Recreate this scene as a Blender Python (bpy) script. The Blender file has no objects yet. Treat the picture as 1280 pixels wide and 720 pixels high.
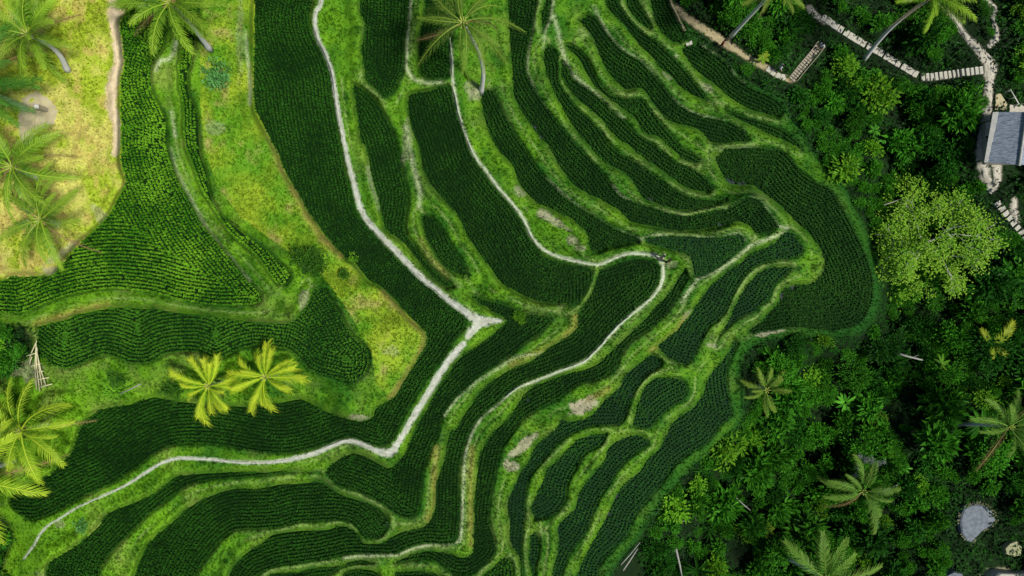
import bpy, math, random
import numpy as np
from mathutils import Vector, Matrix, geometry

random.seed(7)
RNG = np.random.default_rng(7)
SC = bpy.context.scene
COL = SC.collection
H = 60.0                      # height of the drone above the datum, metres


def mpp(z):                   # metres covered by one photo pixel at elevation z
    return 1.5 * (H - z) / 1280.0


def world(px, py, z):
    s = mpp(z)
    return Vector(((px - 640) * s, (360 - py) * s, z))


# ------------------------------------------------------------------ survey
# each paddy: elevation, rice tone, guide edge (rows run along it), other edge, label
PADDIES = [
 (6.0, 'bright', [(200,-60),(203,0),(207,45),(204,60),(191,82),(190,108),(200,132),(209,152),(209,180),(220,218),(235,247),(250,275),(270,300),(290,325),(312,352),(328,370),(322,380),(275,382),(225,375),(192,366),(150,361),(112,364),(70,375),(32,391),(0,391),(-60,393)],
  [(-60,350),(0,351),(15,345),(62,344),(72,337),(82,325),(107,297),(135,270),(150,242),(157,227),(152,207),(151,180),(152,160),(150,135),(150,100),(154,77),(151,42),(150,27),(160,18),(163,5),(164,-60)],
  'broad bright green rice paddy curving round the dry yellow plateau'),
 (5.2, 'bright', [(235,-60),(233,0),(228,40),(224,75),(224,105),(229,130),(231,180),(240,202),(252,235),(270,265),(287,290),(320,319),(347,355)],
  [(358,357),(366,345),(352,330),(335,312),(320,302),(300,287),(282,272),(270,258),(262,237),(257,210),(250,187),(247,142),(237,117),(235,95),(240,77),(246,40),(252,0),(253,-60)],
  'very thin winding strip of rice below the bright paddy, left of the round blue-green bush'),
 (4.5, 'mid', [(47,442),(65,455),(85,461),(110,452),(135,444),(165,454),(187,454),(212,442),(245,440),(272,449),(300,437),(320,432),(340,434),(360,437),(377,450),(387,462),(410,470),(437,476),(455,470),(462,455),(460,437),(445,422),(430,400),(420,382),(405,362)],
  [(390,360),(387,372),(377,390),(357,404),(320,402),(270,396),(230,391),(187,385),(145,384),(107,390),(75,401),(47,407)],
  'mid green rice paddy with a rounded right end, above the two yellow palms'),
 (2.0, 'dark', [(391,-60),(391,0),(387,25),(392,45),(402,65),(412,92),(416,125),(421,155),(426,180),(430,205),(437,235),(442,262),(455,280),(475,300),(495,322),(527,352),(540,362),(560,380),(582,397),(580,410),(570,422),(552,450),(532,475),(517,500),(500,530),(492,547),(480,558),(462,555),(440,546),(425,549),(395,560),(357,567),(320,564),(275,556),(225,555),(195,566),(170,585),(140,605),(107,620),(80,635),(50,648),(32,648)],
  [(17,636),(12,624),(31,607),(64,593),(73,580),(91,562),(96,544),(111,520),(130,510),(162,505),(192,496),(225,501),(262,505),(300,507),(340,504),(377,499),(405,512),(432,522),(452,526),(466,522),(470,510),(492,495),(505,475),(520,452),(534,425),(530,412),(510,395),(495,377),(477,360),(460,350),(445,331),(430,320),(407,295),(385,265),(370,237),(355,212),(345,187),(339,178),(328,155),(318,130),(317,60),(318,-60)],
  'largest dark rice paddy bent round the grassy nose, edged by the white footpath'),
 (1.3, 'dark', [(511,-60),(510,20),(506,50),(505,85),(497,105),(492,116),(482,121)],
  [(470,112),(460,105),(455,98),(454,82),(451,62),(455,45),(456,30),(449,8),(450,-60)],
  'tongue-shaped rice paddy with clear rows at the top edge, left of the tall green palm'),
 (1.0, 'dark', [(440,105),(452,110),(470,125),(480,142),(490,160),(495,180),(499,192),(506,222),(511,242),(509,265),(506,282),(510,295),(527,320),(545,340),(567,358)],
  [(558,359),(535,341),(517,320),(503,303),(482,287),(475,262),(472,247),(465,225),(461,205),(456,185),(450,175),(447,150),(443,125)],
  'narrow dark rice strip tapering to a point along the white footpath'),
 (0.7, 'dark', [(407,590),(420,605),(440,611),(462,620),(482,632),(500,645),(517,647),(524,637),(527,612),(531,585),(542,555),(550,540),(555,515),(570,495),(590,475),(615,460),(640,442),(655,430),(675,417),(688,404),(687,396),(665,393),(648,388)],
  [(630,381),(605,373),(585,367),(597,378),(620,392),(633,401),(617,416),(595,433),(575,446),(560,466),(542,493),(527,521),(517,541),(510,555),(505,567),(495,580),(485,585),(470,577),(455,569),(442,566),(425,572),(410,583)],
  'hook-shaped dark rice paddy below the white path corner'),
 (0.5, 'dark', [(535,-60),(531,0),(529,22),(525,42),(523,67),(525,92),(533,98)],
  [(555,98),(562,92),(563,67),(566,40),(575,0),(580,-60)],
  'small dark rice paddy half hidden under the tall green palm'),
 (0.2, 'dark', [(560,107),(566,120),(571,142),(580,165),(585,183),(592,200),(605,217),(620,237),(640,259),(655,285),(672,314),(695,327),(725,332),(741,337),(741,346)],
  [(736,362),(725,380),(717,382),(702,380),(672,377),(655,370),(640,362),(627,355),(612,335),(597,315),(582,292),(570,267),(552,247),(535,227),(527,205),(524,185),(517,170),(511,145),(510,120),(527,114),(545,110)],
  'wide dark rice paddy at centre with white footpath on its right edge'),
 (0.75, 'dark', [(527,268),(530,290),(540,312),(552,330),(570,342),(586,346)],
  [(580,327),(567,310),(552,285),(540,271)],
  'tiny dark lens of rice set in the grassy bank left of the central paddy'),
 (-0.35, 'dark', [(749,337),(770,330),(790,325),(812,324),(822,332),(823,346),(818,362),(805,375),(785,392),(765,412),(750,430),(730,448),(700,460),(670,471),(650,479),(635,490),(620,506),(605,516),(592,532),(585,545),(579,565),(575,590),(574,620),(574,645),(570,677),(555,680),(532,679),(512,684),(495,692),(470,692),(440,691),(420,695),(395,700),(357,705),(335,712),(318,724),(300,780)],
  [(268,780),(285,722),(297,701),(312,687),(326,680),(340,668),(359,665),(382,662),(407,661),(429,657),(442,662),(450,670),(454,678),(470,679),(482,675),(495,667),(507,663),(527,660),(540,647),(545,625),(546,600),(555,572),(562,540),(570,535),(585,510),(605,485),(620,472),(640,461),(665,450),(690,432),(710,420),(722,407),(722,393),(738,367)],
  'long dark rice paddy wrapping the yellow-green bank tip at the picture centre'),
 (0.95, 'dark', [(400,590),(360,591),(320,596),(262,600),(237,606),(212,623),(185,645),(155,675),(132,700),(122,725),(112,780)],
  [(55,780),(58,720),(62,702),(72,695),(102,677),(122,657),(135,640),(162,629),(190,617),(207,605),(217,596),(237,592),(275,590),(320,589),(360,588)],
  'dark rice strip just below the thin path in the lower left'),
 (0.2, 'dark', [(225,780),(245,722),(257,700),(275,677),(295,662),(320,661),(350,659),(370,653),(395,651),(420,650),(440,654),(450,666),(457,675)],
  [(470,675),(483,662),(485,646),(475,637),(450,625),(425,617),(407,606),(395,601),(370,604),(345,605),(320,611),(295,610),(262,620),(237,632),(217,650),(200,665),(185,680),(175,700),(167,720),(155,780)],
  'broad dark rice paddy ending in a round notch in the lower left'),
 (-0.9, 'dark', [(617,113),(628,135),(641,162),(657,187),(667,203),(682,223),(700,241),(720,256),(740,268),(760,281),(780,291),(797,296)],
  [(799,303),(780,305),(765,309),(747,315),(737,309),(735,297),(727,285),(710,272),(690,262),(672,255),(655,240),(645,222),(640,207),(630,197),(617,180),(607,155),(601,125),(605,112)],
  'dark rice strip from beside the tall palm down to above the path fork'),
 (-1.05, 'right', [(806,297),(815,297),(830,295),(855,295),(880,297),(905,296),(923,293),(930,297),(931,307)],
  [(922,315),(905,327),(890,340),(871,346),(866,338),(862,322),(850,315),(827,309),(808,304)],
  'fan-shaped rice paddy with straight pale rows right of the two walkers'),
 (-1.7, 'dark', [(670,-60),(669,0),(666,30),(661,55),(657,80),(660,97),(670,115),(687,140),(702,160),(720,181),(732,193),(747,208),(757,221),(765,233),(775,245),(790,252),(810,258),(835,266),(860,270),(880,266),(895,263),(910,260),(921,253),(932,247),(942,247),(950,251),(957,261),(966,272),(974,284)],
  [(960,293),(944,291),(935,282),(922,278),(905,283),(880,287),(855,289),(830,286),(805,281),(787,277),(770,262),(750,250),(730,240),(717,232),(705,217),(695,200),(684,182),(672,170),(655,145),(642,120),(641,100),(637,60),(636,38),(634,0),(633,-60)],
  'long rice strip with bluish wet edge ending at the ridge junction'),
 (-2.3, 'dark', [(685,56),(692,63),(699,82),(700,102),(710,120),(722,135),(737,148),(750,163),(761,180),(775,193),(795,203),(810,213),(825,226),(840,236),(860,246),(877,249),(895,250),(908,247)],
  [(908,251),(890,256),(870,261),(852,263),(827,257),(807,251),(800,244),(792,231),(780,217),(765,209),(747,197),(735,181),(725,170),(712,152),(700,132),(687,105),(680,82),(679,65)],
  'dark rice strip third from the right-hand jungle, with a ragged wet edge'),
 (-2.8, 'dark', [(702,76),(710,86),(717,100),(735,112),(750,123),(765,138),(780,151),(790,161),(802,172),(817,181),(830,193),(845,203),(860,208),(875,217),(885,226),(891,235)],
  [(884,240),(870,239),(855,233),(840,224),(830,216),(815,205),(802,196),(787,184),(775,176),(760,161),(750,149),(735,136),(722,126),(707,107),(701,95)],
  'slender rice strip under the whitish worn bank near the top right'),
 (-3.2, 'dark', [(706,56),(717,58),(732,70),(740,86),(750,105),(762,118),(780,123),(802,123),(812,136),(825,153),(840,171),(852,185),(872,195),(879,201)],
  [(868,205),(852,198),(840,187),(825,173),(807,167),(800,160),(792,147),(782,140),(770,130),(757,120),(745,110),(732,92),(725,77),(714,64)],
  'short crooked rice strip that widens into a dark wedge'),
 (-3.6, 'dark', [(735,19),(745,23),(757,40),(770,56),(785,68),(800,76),(810,86),(820,98),(832,113),(845,128),(865,141),(890,148),(912,153),(927,163),(936,174)],
  [(930,178),(910,179),(891,180),(885,176),(875,165),(857,157),(840,154),(830,146),(820,136),(810,121),(800,111),(782,113),(772,105),(757,87),(749,70),(742,50),(732,37),(722,26)],
  'wide dark rice paddy in the upper right running diagonally to the big lowest field'),
 (-4.2, 'dark', [(770,-60),(772,0),(780,15),(790,28),(802,40),(817,50),(832,63),(847,78),(860,93),(870,106),(879,118)],
  [(882,126),(865,119),(850,109),(840,97),(825,84),(812,70),(795,52),(780,32),(763,15),(757,4),(750,-60)],
  'dark diagonal rice strip at the top with a yellowish patch beside its end'),
 (-4.4, 'dark', [(905,137),(930,147),(950,152),(975,161),(998,178),(1003,188)],
  [(985,179),(960,167),(940,158),(918,147)],
  'thinnest dark rice sliver above the big lowest field'),
 (-4.6, 'dark', [(790,-60),(795,0),(805,16),(815,31)],
  [(812,37),(804,33),(792,20),(782,2),(776,-60)],
  'small pointed dark rice strip cut by the top edge'),
 (-4.8, 'dark', [(833,-60),(835,0),(841,15),(852,36),(857,47),(850,54)],
  [(840,54),(830,44),(820,30),(813,2),(806,-60)],
  'dark rice plot beside the thin white path at the top'),
 (-5.0, 'dark', [(872,55),(890,66),(908,80),(918,95),(938,110),(958,118),(974,128),(979,140)],
  [(972,146),(958,144),(935,136),(912,122),(895,107),(877,95),(860,77),(851,63),(858,57)],
  'dark rice plot just below the dirt path with a person in red'),
 (-4.0, 'dark', [(905,186),(940,185),(960,186),(975,188),(990,201),(1002,217),(1017,227),(1037,236),(1047,252),(1060,272),(1072,297),(1082,317),(1090,342),(1092,360),(1091,376),(1082,397),(1067,409),(1042,414),(1022,413),(1002,410),(985,410),(965,413),(940,416)],
  [(934,413),(953,400),(960,390),(973,377),(975,367),(983,359),(1000,356),(1017,352),(1027,342),(1030,327),(1025,312),(1010,292),(992,275),(975,257),(960,246),(950,239),(940,232),(924,232),(910,229),(900,215),(893,198)],
  'crescent-shaped largest rice field at the jungle edge, rows fanning outward'),
 (-2.3, 'right', [(1003,307),(1004,315),(997,320),(982,324),(960,327),(943,334),(933,342),(923,357),(915,372),(907,389),(895,402),(887,407),(877,425),(868,445)],
  [(864,451),(855,455),(837,449),(825,437),(822,431),(843,415),(857,400),(873,377),(885,359),(907,341),(927,326),(943,314),(965,305),(977,293),(986,290),(993,294)],
  'long rice paddy with fine cross rows on the right slope below the ridge junction'),
 (-2.9, 'right', [(897,424),(903,417),(913,407),(923,398),(940,391),(950,382),(961,372),(968,356),(980,345),(990,338),(997,335)],
  [(983,332),(963,334),(948,341),(937,352),(927,366),(917,384),(910,399),(898,418)],
  'leaf-shaped rice paddy just above the bright bank by the crescent field'),
 (-1.1, 'dark', [(860,347),(850,363),(845,375),(830,396),(810,413),(790,426),(776,444),(770,460),(750,473),(722,481),(702,496),(677,509),(657,521),(646,534),(634,550),(627,560),(620,590),(615,615),(612,635),(612,651),(616,667),(620,682),(619,692),(613,700),(600,710),(587,717),(576,718),(565,716),(551,706),(540,699),(528,698),(505,702)],
  [(492,703),(520,691),(540,688),(560,691),(580,696),(590,688),(592,665),(593,627),(596,590),(601,565),(616,540),(636,521),(645,507),(655,491),(670,481),(697,471),(730,461),(748,453),(765,438),(782,421),(802,403),(820,383),(840,361),(848,345),(856,337)],
  'very long dark rice strip between the walkers path and the ridge with bare soil patches'),
 (-2.2, 'right', [(826,449),(825,458),(810,468),(797,483),(788,501),(782,520),(774,530),(740,532),(722,539),(703,549),(689,562),(676,579),(662,597),(657,622),(656,650),(653,675),(653,698),(654,717),(660,780)],
  [(651,780),(651,720),(650,701),(644,690),(637,678),(636,651),(633,634),(636,620),(641,609),(646,597),(660,577),(667,560),(680,547),(695,533),(701,523),(712,526),(736,521),(748,508),(758,496),(775,483),(780,468),(800,452),(813,442)],
  'bent rice strip wrapping below the bare soil patch on the ridge'),
 (-2.45, 'right', [(855,500),(837,510),(822,524),(814,534),(802,536)],
  [(789,533),(795,510),(802,488),(812,475),(825,471),(845,472),(857,478),(860,487)],
  'small bulb-shaped rice paddy with pale left rim on the lower right slope'),
 (-2.75, 'right', [(740,543),(758,542),(750,556),(732,566),(717,590),(709,607),(707,625),(695,641),(682,648)],
  [(668,650),(664,635),(670,617),(680,595),(683,585),(697,575),(710,560),(722,548)],
  'curled pod-shaped dark rice paddy in the lower centre right'),
 (-3.1, 'right', [(811,556),(794,567),(775,585),(765,600),(750,622),(740,645),(731,667),(714,690),(702,720),(698,780)],
  [(686,780),(690,716),(696,695),(698,675),(696,661),(703,650),(717,636),(721,622),(728,607),(741,592),(755,575),(758,562),(768,552),(785,545),(800,543),(810,550)],
  'longer dark rice paddy beside the pod-shaped one, running off the bottom edge'),
 (-2.85, 'right', [(662,668),(662,682),(661,701),(665,720),(664,780)],
  [(670,780),(670,720),(670,707),(673,690),(674,671),(669,665)],
  'tiny sliver of rice in the grass bank at the bottom edge'),
 (-3.8, 'right', [(747,780),(747,720),(752,702),(770,685),(785,667),(793,645),(810,625),(827,605),(840,585),(857,570),(880,557),(892,545),(903,530),(915,518),(911,495),(908,467),(915,447),(923,429)],
  [(916,424),(909,442),(892,462),(883,477),(876,497),(865,510),(848,520),(838,532),(830,547),(822,562),(810,572),(800,587),(780,605),(768,622),(760,640),(748,662),(736,685),(723,712),(720,720),(704,780)],
  'long outermost rice strip along the lower jungle edge'),
 (-0.95, 'dark', [(320,780),(334,722),(345,716),(367,715),(398,709),(425,707),(440,701),(455,700),(467,703)],
  [(445,705),(425,710),(413,718),(408,730),(400,780)],
  'dark rice strip at the bottom edge, leftmost of the four small bottom plots'),
 (-1.5, 'dark', [(425,780),(428,722),(434,714),(445,711),(461,712),(472,715)],
  [(473,722),(476,780)],
  'half-round dark rice plot at the bottom edge, left of centre'),
 (-1.5, 'dark', [(488,780),(493,718),(500,715),(520,714),(536,714),(548,717)],
  [(556,725),(562,780)],
  'low dark rice plot at the bottom edge below the path corner'),
 (-1.9, 'mid', [(642,780),(641,720),(641,707),(638,701),(631,696)],
  [(625,699),(614,709),(603,719),(597,735),(590,780)],
  'wedge of brighter rice at the bottom edge inside a curved bank'),
 (-2.0, 'dark', [(692,-60),(688,-5),(686,20),(679,37)],
  [(676,30),(676,15),(681,3),(684,-60)],
  'tiny dark rice sliver at the top edge beside a pale track'),
]

# footpaths: (name, [(x, y, width px)], kind)
PATHS = [
 ('footpath', 'white', [(404,-60,6),(402,0,6),(395,15,6),(394,32,6),(398,50,6),(408,70,5.5),(415,90,5.5),(419,115,5.5),(424,145,6),(430,175,6),(435,200,6.5),(443,230,7),(450,258,7.5),(462,279,7.5),(480,299,7.5),(500,319,8),(525,345,8),(545,363,8),(570,382,9),(588,395,12),(602,402,14),(616,401,9),(626,401,4)]),
 ('footpath', 'white', [(603,402,11),(593,411,11),(585,420,9)]),
 ('footpath', 'white', [(579,430,8),(572,438,9),(560,452,9),(545,475,9),(530,500,9),(515,524,8),(505,541,8),(496,557,9),(486,566,11),(470,563,7),(455,556,6),(437,551,6),(420,555,6),(395,566,6),(365,574,6),(335,578,5),(300,578,4.5),(260,574,4.5),(222,573,5),(200,580,4.5),(180,592,4),(160,605,3.5),(135,617,3),(110,628,2.6),(92,637,3),(75,648,2.6),(60,657,3),(50,668,3),(42,682,3),(30,698,3)]),
 ('footpath', 'pale', [(561,40,4),(564,65,4.5),(566,100,5),(571,132,5),(577,155,5),(586,180,5),(597,200,5),(610,217,5),(625,237,5),(640,254,5),(655,274,5),(664,295,5.5),(677,310,5.5),(695,320,5.5),(720,326,5.5),(747,331,5),(765,324,5.5),(785,317,5.5),(810,318,5.5),(822,321,6),(828,330,6),(829,345,5.5),(824,360,5),(812,375,4.5),(795,389,4.5),(780,401,4.5),(765,416,5),(747,436,5),(730,452,5),(702,463,4.5),(670,476,4),(647,485,3.5),(632,496,3)]),
 ('footpath', 'sand', [(146,-60,26),(146,0,24),(143,20,18),(146,45,13),(147,60,14),(148,78,12),(143,95,15),(140,112,16),(140,135,15),(145,152,11),(146,175,11),(144,192,9)]),
 ('footpath', 'dirt', [(838,-60,4),(838,0,5),(843,12,4.5),(848,24,4.5),(855,38,4)]),
 ('footpath', 'dirt', [(846,8,6),(856,20,9),(870,30,9),(885,40,10),(905,53,12),(922,64,9),(933,71,7),(942,76,9),(955,83,9),(966,90,7),(980,97,7),(990,100,8)]),
 ('footpath', 'concrete', [(1168,-20,7),(1172,3,7),(1182,12,7),(1192,22,7),(1201,36,7),(1210,48,8),(1222,60,10),(1231,72,14),(1238,84,16),(1238,96,14),(1236,110,11),(1235,125,11),(1234,140,12),(1231,158,11),(1227,175,11),(1226,192,13),(1229,207,15),(1233,222,15),(1239,238,9)]),
 ('footpath', 'concrete', [(1229,-20,6),(1232,0,6),(1242,10,9),(1242,25,5),(1246,40,6),(1244,50,9),(1237,57,7)]),
 ('footpath', 'concrete', [(1246,205,12),(1247,222,11),(1243,236,7)]),
 ('footpath', 'concrete', [(1268,250,8),(1267,262,10),(1272,276,7)]),
 ('footpath', 'concrete', [(1012,10,9),(1020,20,9),(1030,27,7)]),
]

# worn pale tracks trodden into the grass of bunds: (strength, width px, points)
WORN = [
 (.55, 2.0, [(765,232),(775,245),(792,255),(815,262),(840,268),(862,272),(885,268),(912,261),(925,253),(940,247),(950,252),(962,268),(972,282),(985,285)]),
 (.35, 1.8, [(682,223),(722,258),(762,284),(800,299),(820,294),(860,296),(900,298),(924,290),(931,300)]),
 (.5, 2.2, [(980,291),(957,300),(938,307),(920,323),(900,337),(872,349),(862,362),(852,378)]),
 (.5, 2.5, [(692,20),(698,40),(705,70),(712,90),(730,106),(745,118),(765,140),(778,148)]),
 (.35, 1.8, [(742,8),(748,20),(760,42),(772,57),(788,68),(802,76),(812,88),(835,120),(850,132),(870,143),(905,152),(930,166)]),
 (.5, 2.2, [(514,-10),(512,20),(509,50),(508,85),(512,93),(520,101),(535,104),(552,103)]),
 (.45, 3.0, [(508,160),(512,185),(516,205),(521,222),(525,240),(524,258)]),
 (.55, 2.0, [(588,545),(581,572),(579,615),(578,650),(576,676),(560,680),(540,680),(515,686),(495,694),(470,694),(430,697)]),
 (.35, 3.0, [(460,210),(463,225),(470,245),(474,260)]),
 (.3, 2.5, [(214,185),(222,215),(240,250),(262,290),(290,325),(312,352)]),
 (.5, 2.2, [(307,40),(308,60),(311,85),(313,110),(312,130)]),
 (.5, 2.0, [(214,140),(217,155),(219,170)]),
 (.6, 2.5, [(220,52),(218,65),(212,74),(200,76),(195,88)]),
 (.35, 2.0, [(688,-20),(692,0),(688,22),(682,38),(679,60)]),
 (.3, 1.6, [(669,-20),(667,30),(660,65),(659,90),(672,120),(700,162),(720,184)]),
 (.4, 1.6, [(877,57),(890,66),(910,82),(920,97),(930,104)]),
 (.35, 1.8, [(555,520),(572,498),(596,477),(620,462),(645,446),(690,440)]),
 (.3, 2.0, [(900,188),(915,185),(940,184)]),
 (.4, 2.0, [(845,70),(846,70)]),
 (.6, 2.2, [(640,488),(622,505),(602,521),(590,540),(587,548)]),
]
# bare soil and ochre rims: (x, y, rx, ry, angle deg, strength)
SOIL = [
 (728,508,20,9,-22,.95),(655,556,26,6,-42,.75),(640,582,9,7,0,.7),(690,275,22,5,28,.7),(716,300,9,6,30,.6),(725,310,8,4,10,.5),
 (650,240,9,5,45,.5),(680,266,8,5,30,.5),(890,432,8,4,10,.5),(838,330,10,5,0,.35),(962,415,20,4,-14,.65),(862,395,9,6,-50,.35),(840,425,8,5,-30,.3),
 (885,110,12,5,30,.4),(835,95,8,4,45,.5),(484,512,14,5,-40,.5),(450,522,14,4,0,.6),(490,438,10,8,0,.3),(380,375,7,14,10,.5),(65,338,10,6,0,.6),
 (130,275,7,26,-40,.5),(77,316,26,5,-38,.5),(35,463,18,14,0,.5),(75,655,6,5,0,.4),(510,170,6,40,8,.25),(595,118,9,10,0,.5),(48,475,10,8,0,.5),
 (1250,717,22,8,0,.8),(268,160,12,10,0,.3),(300,50,5,60,0,.25),(20,355,35,6,-4,.45),(590,110,12,9,30,.4),(730,40,9,7,0,.2),
]
OCHRE = [
 (.8, 5, [(335,165),(350,205),(368,240),(384,272),(405,300),(425,320)]),
 (.7, 4, [(478,366),(495,383),(512,400),(528,416),(530,428),(517,452),(500,478),(488,497)]),
 (.75, 5, [(45,404),(75,396),(105,386),(135,380)]),
 (.5, 5, [(720,396),(719,408),(700,424),(670,442),(640,456)]),
 (.5, 5, [(545,560),(543,600),(542,630),(535,648)]),
 (.5, 4, [(590,560),(588,600),(588,640),(588,680)]),
 (.6, 4, [(857,398),(845,415),(828,428),(815,437)]),
 (.5, 4, [(760,486),(748,494),(735,500)]),
 (.4, 4, [(526,300),(540,325),(560,345)]),
]


# ------------------------------------------------------------------ helpers
def catmull(pts, closed, step=3.0):
    P = np.array(pts, float)
    n = len(P)
    out = []
    segs = n if closed else n - 1
    for i in range(segs):
        p1, p2 = P[i], P[(i + 1) % n]
        p0 = P[(i - 1) % n] if (closed or i > 0) else 2 * p1 - p2
        p3 = P[(i + 2) % n] if (closed or i + 2 < n) else 2 * p2 - p1
        d = np.linalg.norm(p2[:2] - p1[:2])
        k = max(1, int(d / step))
        for j in range(k):
            t = j / k
            c = .5 * (2 * p1 + (p2 - p0) * t + (2 * p0 - 5 * p1 + 4 * p2 - p3) * t * t + (3 * p1 - p0 - 3 * p2 + p3) * t ** 3)
            lin = p1 + (p2 - p1) * t
            out.append(.8 * c + .2 * lin)
    if not closed:
        out.append(P[-1])
    return np.array(out)


def resample(P, step, off=0.0):
    d = np.r_[0, np.cumsum(np.linalg.norm(np.diff(P[:, :2], axis=0), axis=1))]
    s = np.arange(off, d[-1], step)
    return np.stack([np.interp(s, d, P[:, k]) for k in range(P.shape[1])], 1)


def seg_dist(X, A, B):
    """min distance from points X to segments A-B, and the index and parameter of the nearest one"""
    best = np.full(len(X), 1e9); arg = np.zeros(len(X), int); par = np.zeros(len(X))
    for i, (a, b) in enumerate(zip(A, B)):
        ab = b - a
        t = np.clip(((X - a) @ ab) / max(ab @ ab, 1e-9), 0, 1)
        d = np.hypot(X[:, 0] - a[0] - t * ab[0], X[:, 1] - a[1] - t * ab[1])
        m = d < best
        best[m] = d[m]; arg[m] = i; par[m] = t[m]
    return best, arg, par


def inside(X, P):
    x, y = X[:, 0], X[:, 1]
    r = np.zeros(len(X), bool)
    Q = np.roll(P, -1, 0)
    for (x1, y1), (x2, y2) in zip(P, Q):
        if y1 == y2:
            continue
        c = ((y1 > y) != (y2 > y)) & (x < (x2 - x1) * (y - y1) / (y2 - y1) + x1)
        r ^= c
    return r


def smooth(a, b, x):
    t = np.clip((x - a) / (b - a), 0, 1)
    return t * t * (3 - 2 * t)


def vnoise(x, y, scale, seed):
    g = np.random.default_rng(seed).random((64, 64))
    u = np.asarray(x) / scale + 1000.0; v = np.asarray(y) / scale + 1000.0
    iu = np.floor(u).astype(int); iv = np.floor(v).astype(int)
    fu = u - iu; fv = v - iv
    fu = fu * fu * (3 - 2 * fu); fv = fv * fv * (3 - 2 * fv)
    a = g[iu % 64, iv % 64]; b = g[(iu + 1) % 64, iv % 64]; c = g[iu % 64, (iv + 1) % 64]; d = g[(iu + 1) % 64, (iv + 1) % 64]
    return (a * (1 - fu) + b * fu) * (1 - fv) + (c * (1 - fu) + d * fu) * fv


def fbm(x, y, scale, seed, octs=4):
    s = 0; w = 0
    for o in range(octs):
        s = s + vnoise(x, y, scale / 2 ** o, seed + o) * .55 ** o; w += .55 ** o
    return s / w


def mesh_np(name, V, loops, totals, mat, attrs=None, parent=None, smooth_shade=False):
    """one mesh object from flat arrays"""
    me = bpy.data.meshes.new(name)
    V = np.asarray(V, np.float32)
    loops = np.asarray(loops, np.int32); totals = np.asarray(totals, np.int32)
    me.vertices.add(len(V)); me.vertices.foreach_set('co', V.ravel())
    me.loops.add(len(loops)); me.loops.foreach_set('vertex_index', loops)
    me.polygons.add(len(totals))
    starts = np.r_[0, np.cumsum(totals)[:-1]].astype(np.int32)
    me.polygons.foreach_set('loop_start', starts)
    me.polygons.foreach_set('loop_total', totals)
    me.polygons.foreach_set('use_smooth', np.full(len(totals), bool(smooth_shade)))
    for k, arr in (attrs or {}).items():
        arr = np.asarray(arr, np.float32)
        if arr.ndim == 1:
            a = me.attributes.new(k, 'FLOAT', 'POINT'); a.data.foreach_set('value', arr)
        else:
            if arr.shape[1] == 3:
                arr = np.c_[arr, np.ones(len(arr), np.float32)]
            a = me.attributes.new(k, 'FLOAT_COLOR', 'POINT'); a.data.foreach_set('color', arr.ravel().astype(np.float32))
    if mat:
        me.materials.append(mat)
    me.update(calc_edges=True)
    o = bpy.data.objects.new(name, me)
    COL.objects.link(o)
    if parent:
        o.parent = parent
    return o


def link_mesh(name, me, parent=None, loc=None):
    o = bpy.data.objects.new(name, me); COL.objects.link(o)
    if parent: o.parent = parent
    if loc is not None: o.location = loc
    return o


def tag(o, label=None, cat=None, group=None, kind=None):
    if label: o['label'] = label
    if cat: o['category'] = cat
    if group: o['group'] = group
    if kind: o['kind'] = kind
    return o


def empty(name, loc, label, cat, group=None, rz=0.0):
    o = bpy.data.objects.new(name, None); COL.objects.link(o)
    o.location = loc; o.rotation_euler = (0, 0, rz); o.empty_display_size = .3
    return tag(o, label, cat, group)


# ------------------------------------------------------------------ materials
def new_mat(name):
    m = bpy.data.materials.new(name); m.use_nodes = True
    nt = m.node_tree; nt.nodes.clear()
    return m, nt.nodes, nt.links


def N(nodes, t, **kw):
    n = nodes.new(t)
    for k, v in kw.items():
        if k.startswith('i_'):
            n.inputs[int(k[2:]) if k[2:].isdigit() else k[2:].replace('_', ' ')].default_value = v
        else:
            setattr(n, k, v)
    return n


def ramp(n, stops):
    e = n.color_ramp.elements
    while len(e) < len(stops): e.new(.5)
    for el, (p, c) in zip(e, stops):
        el.position = p; el.color = (*c, 1)


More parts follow.
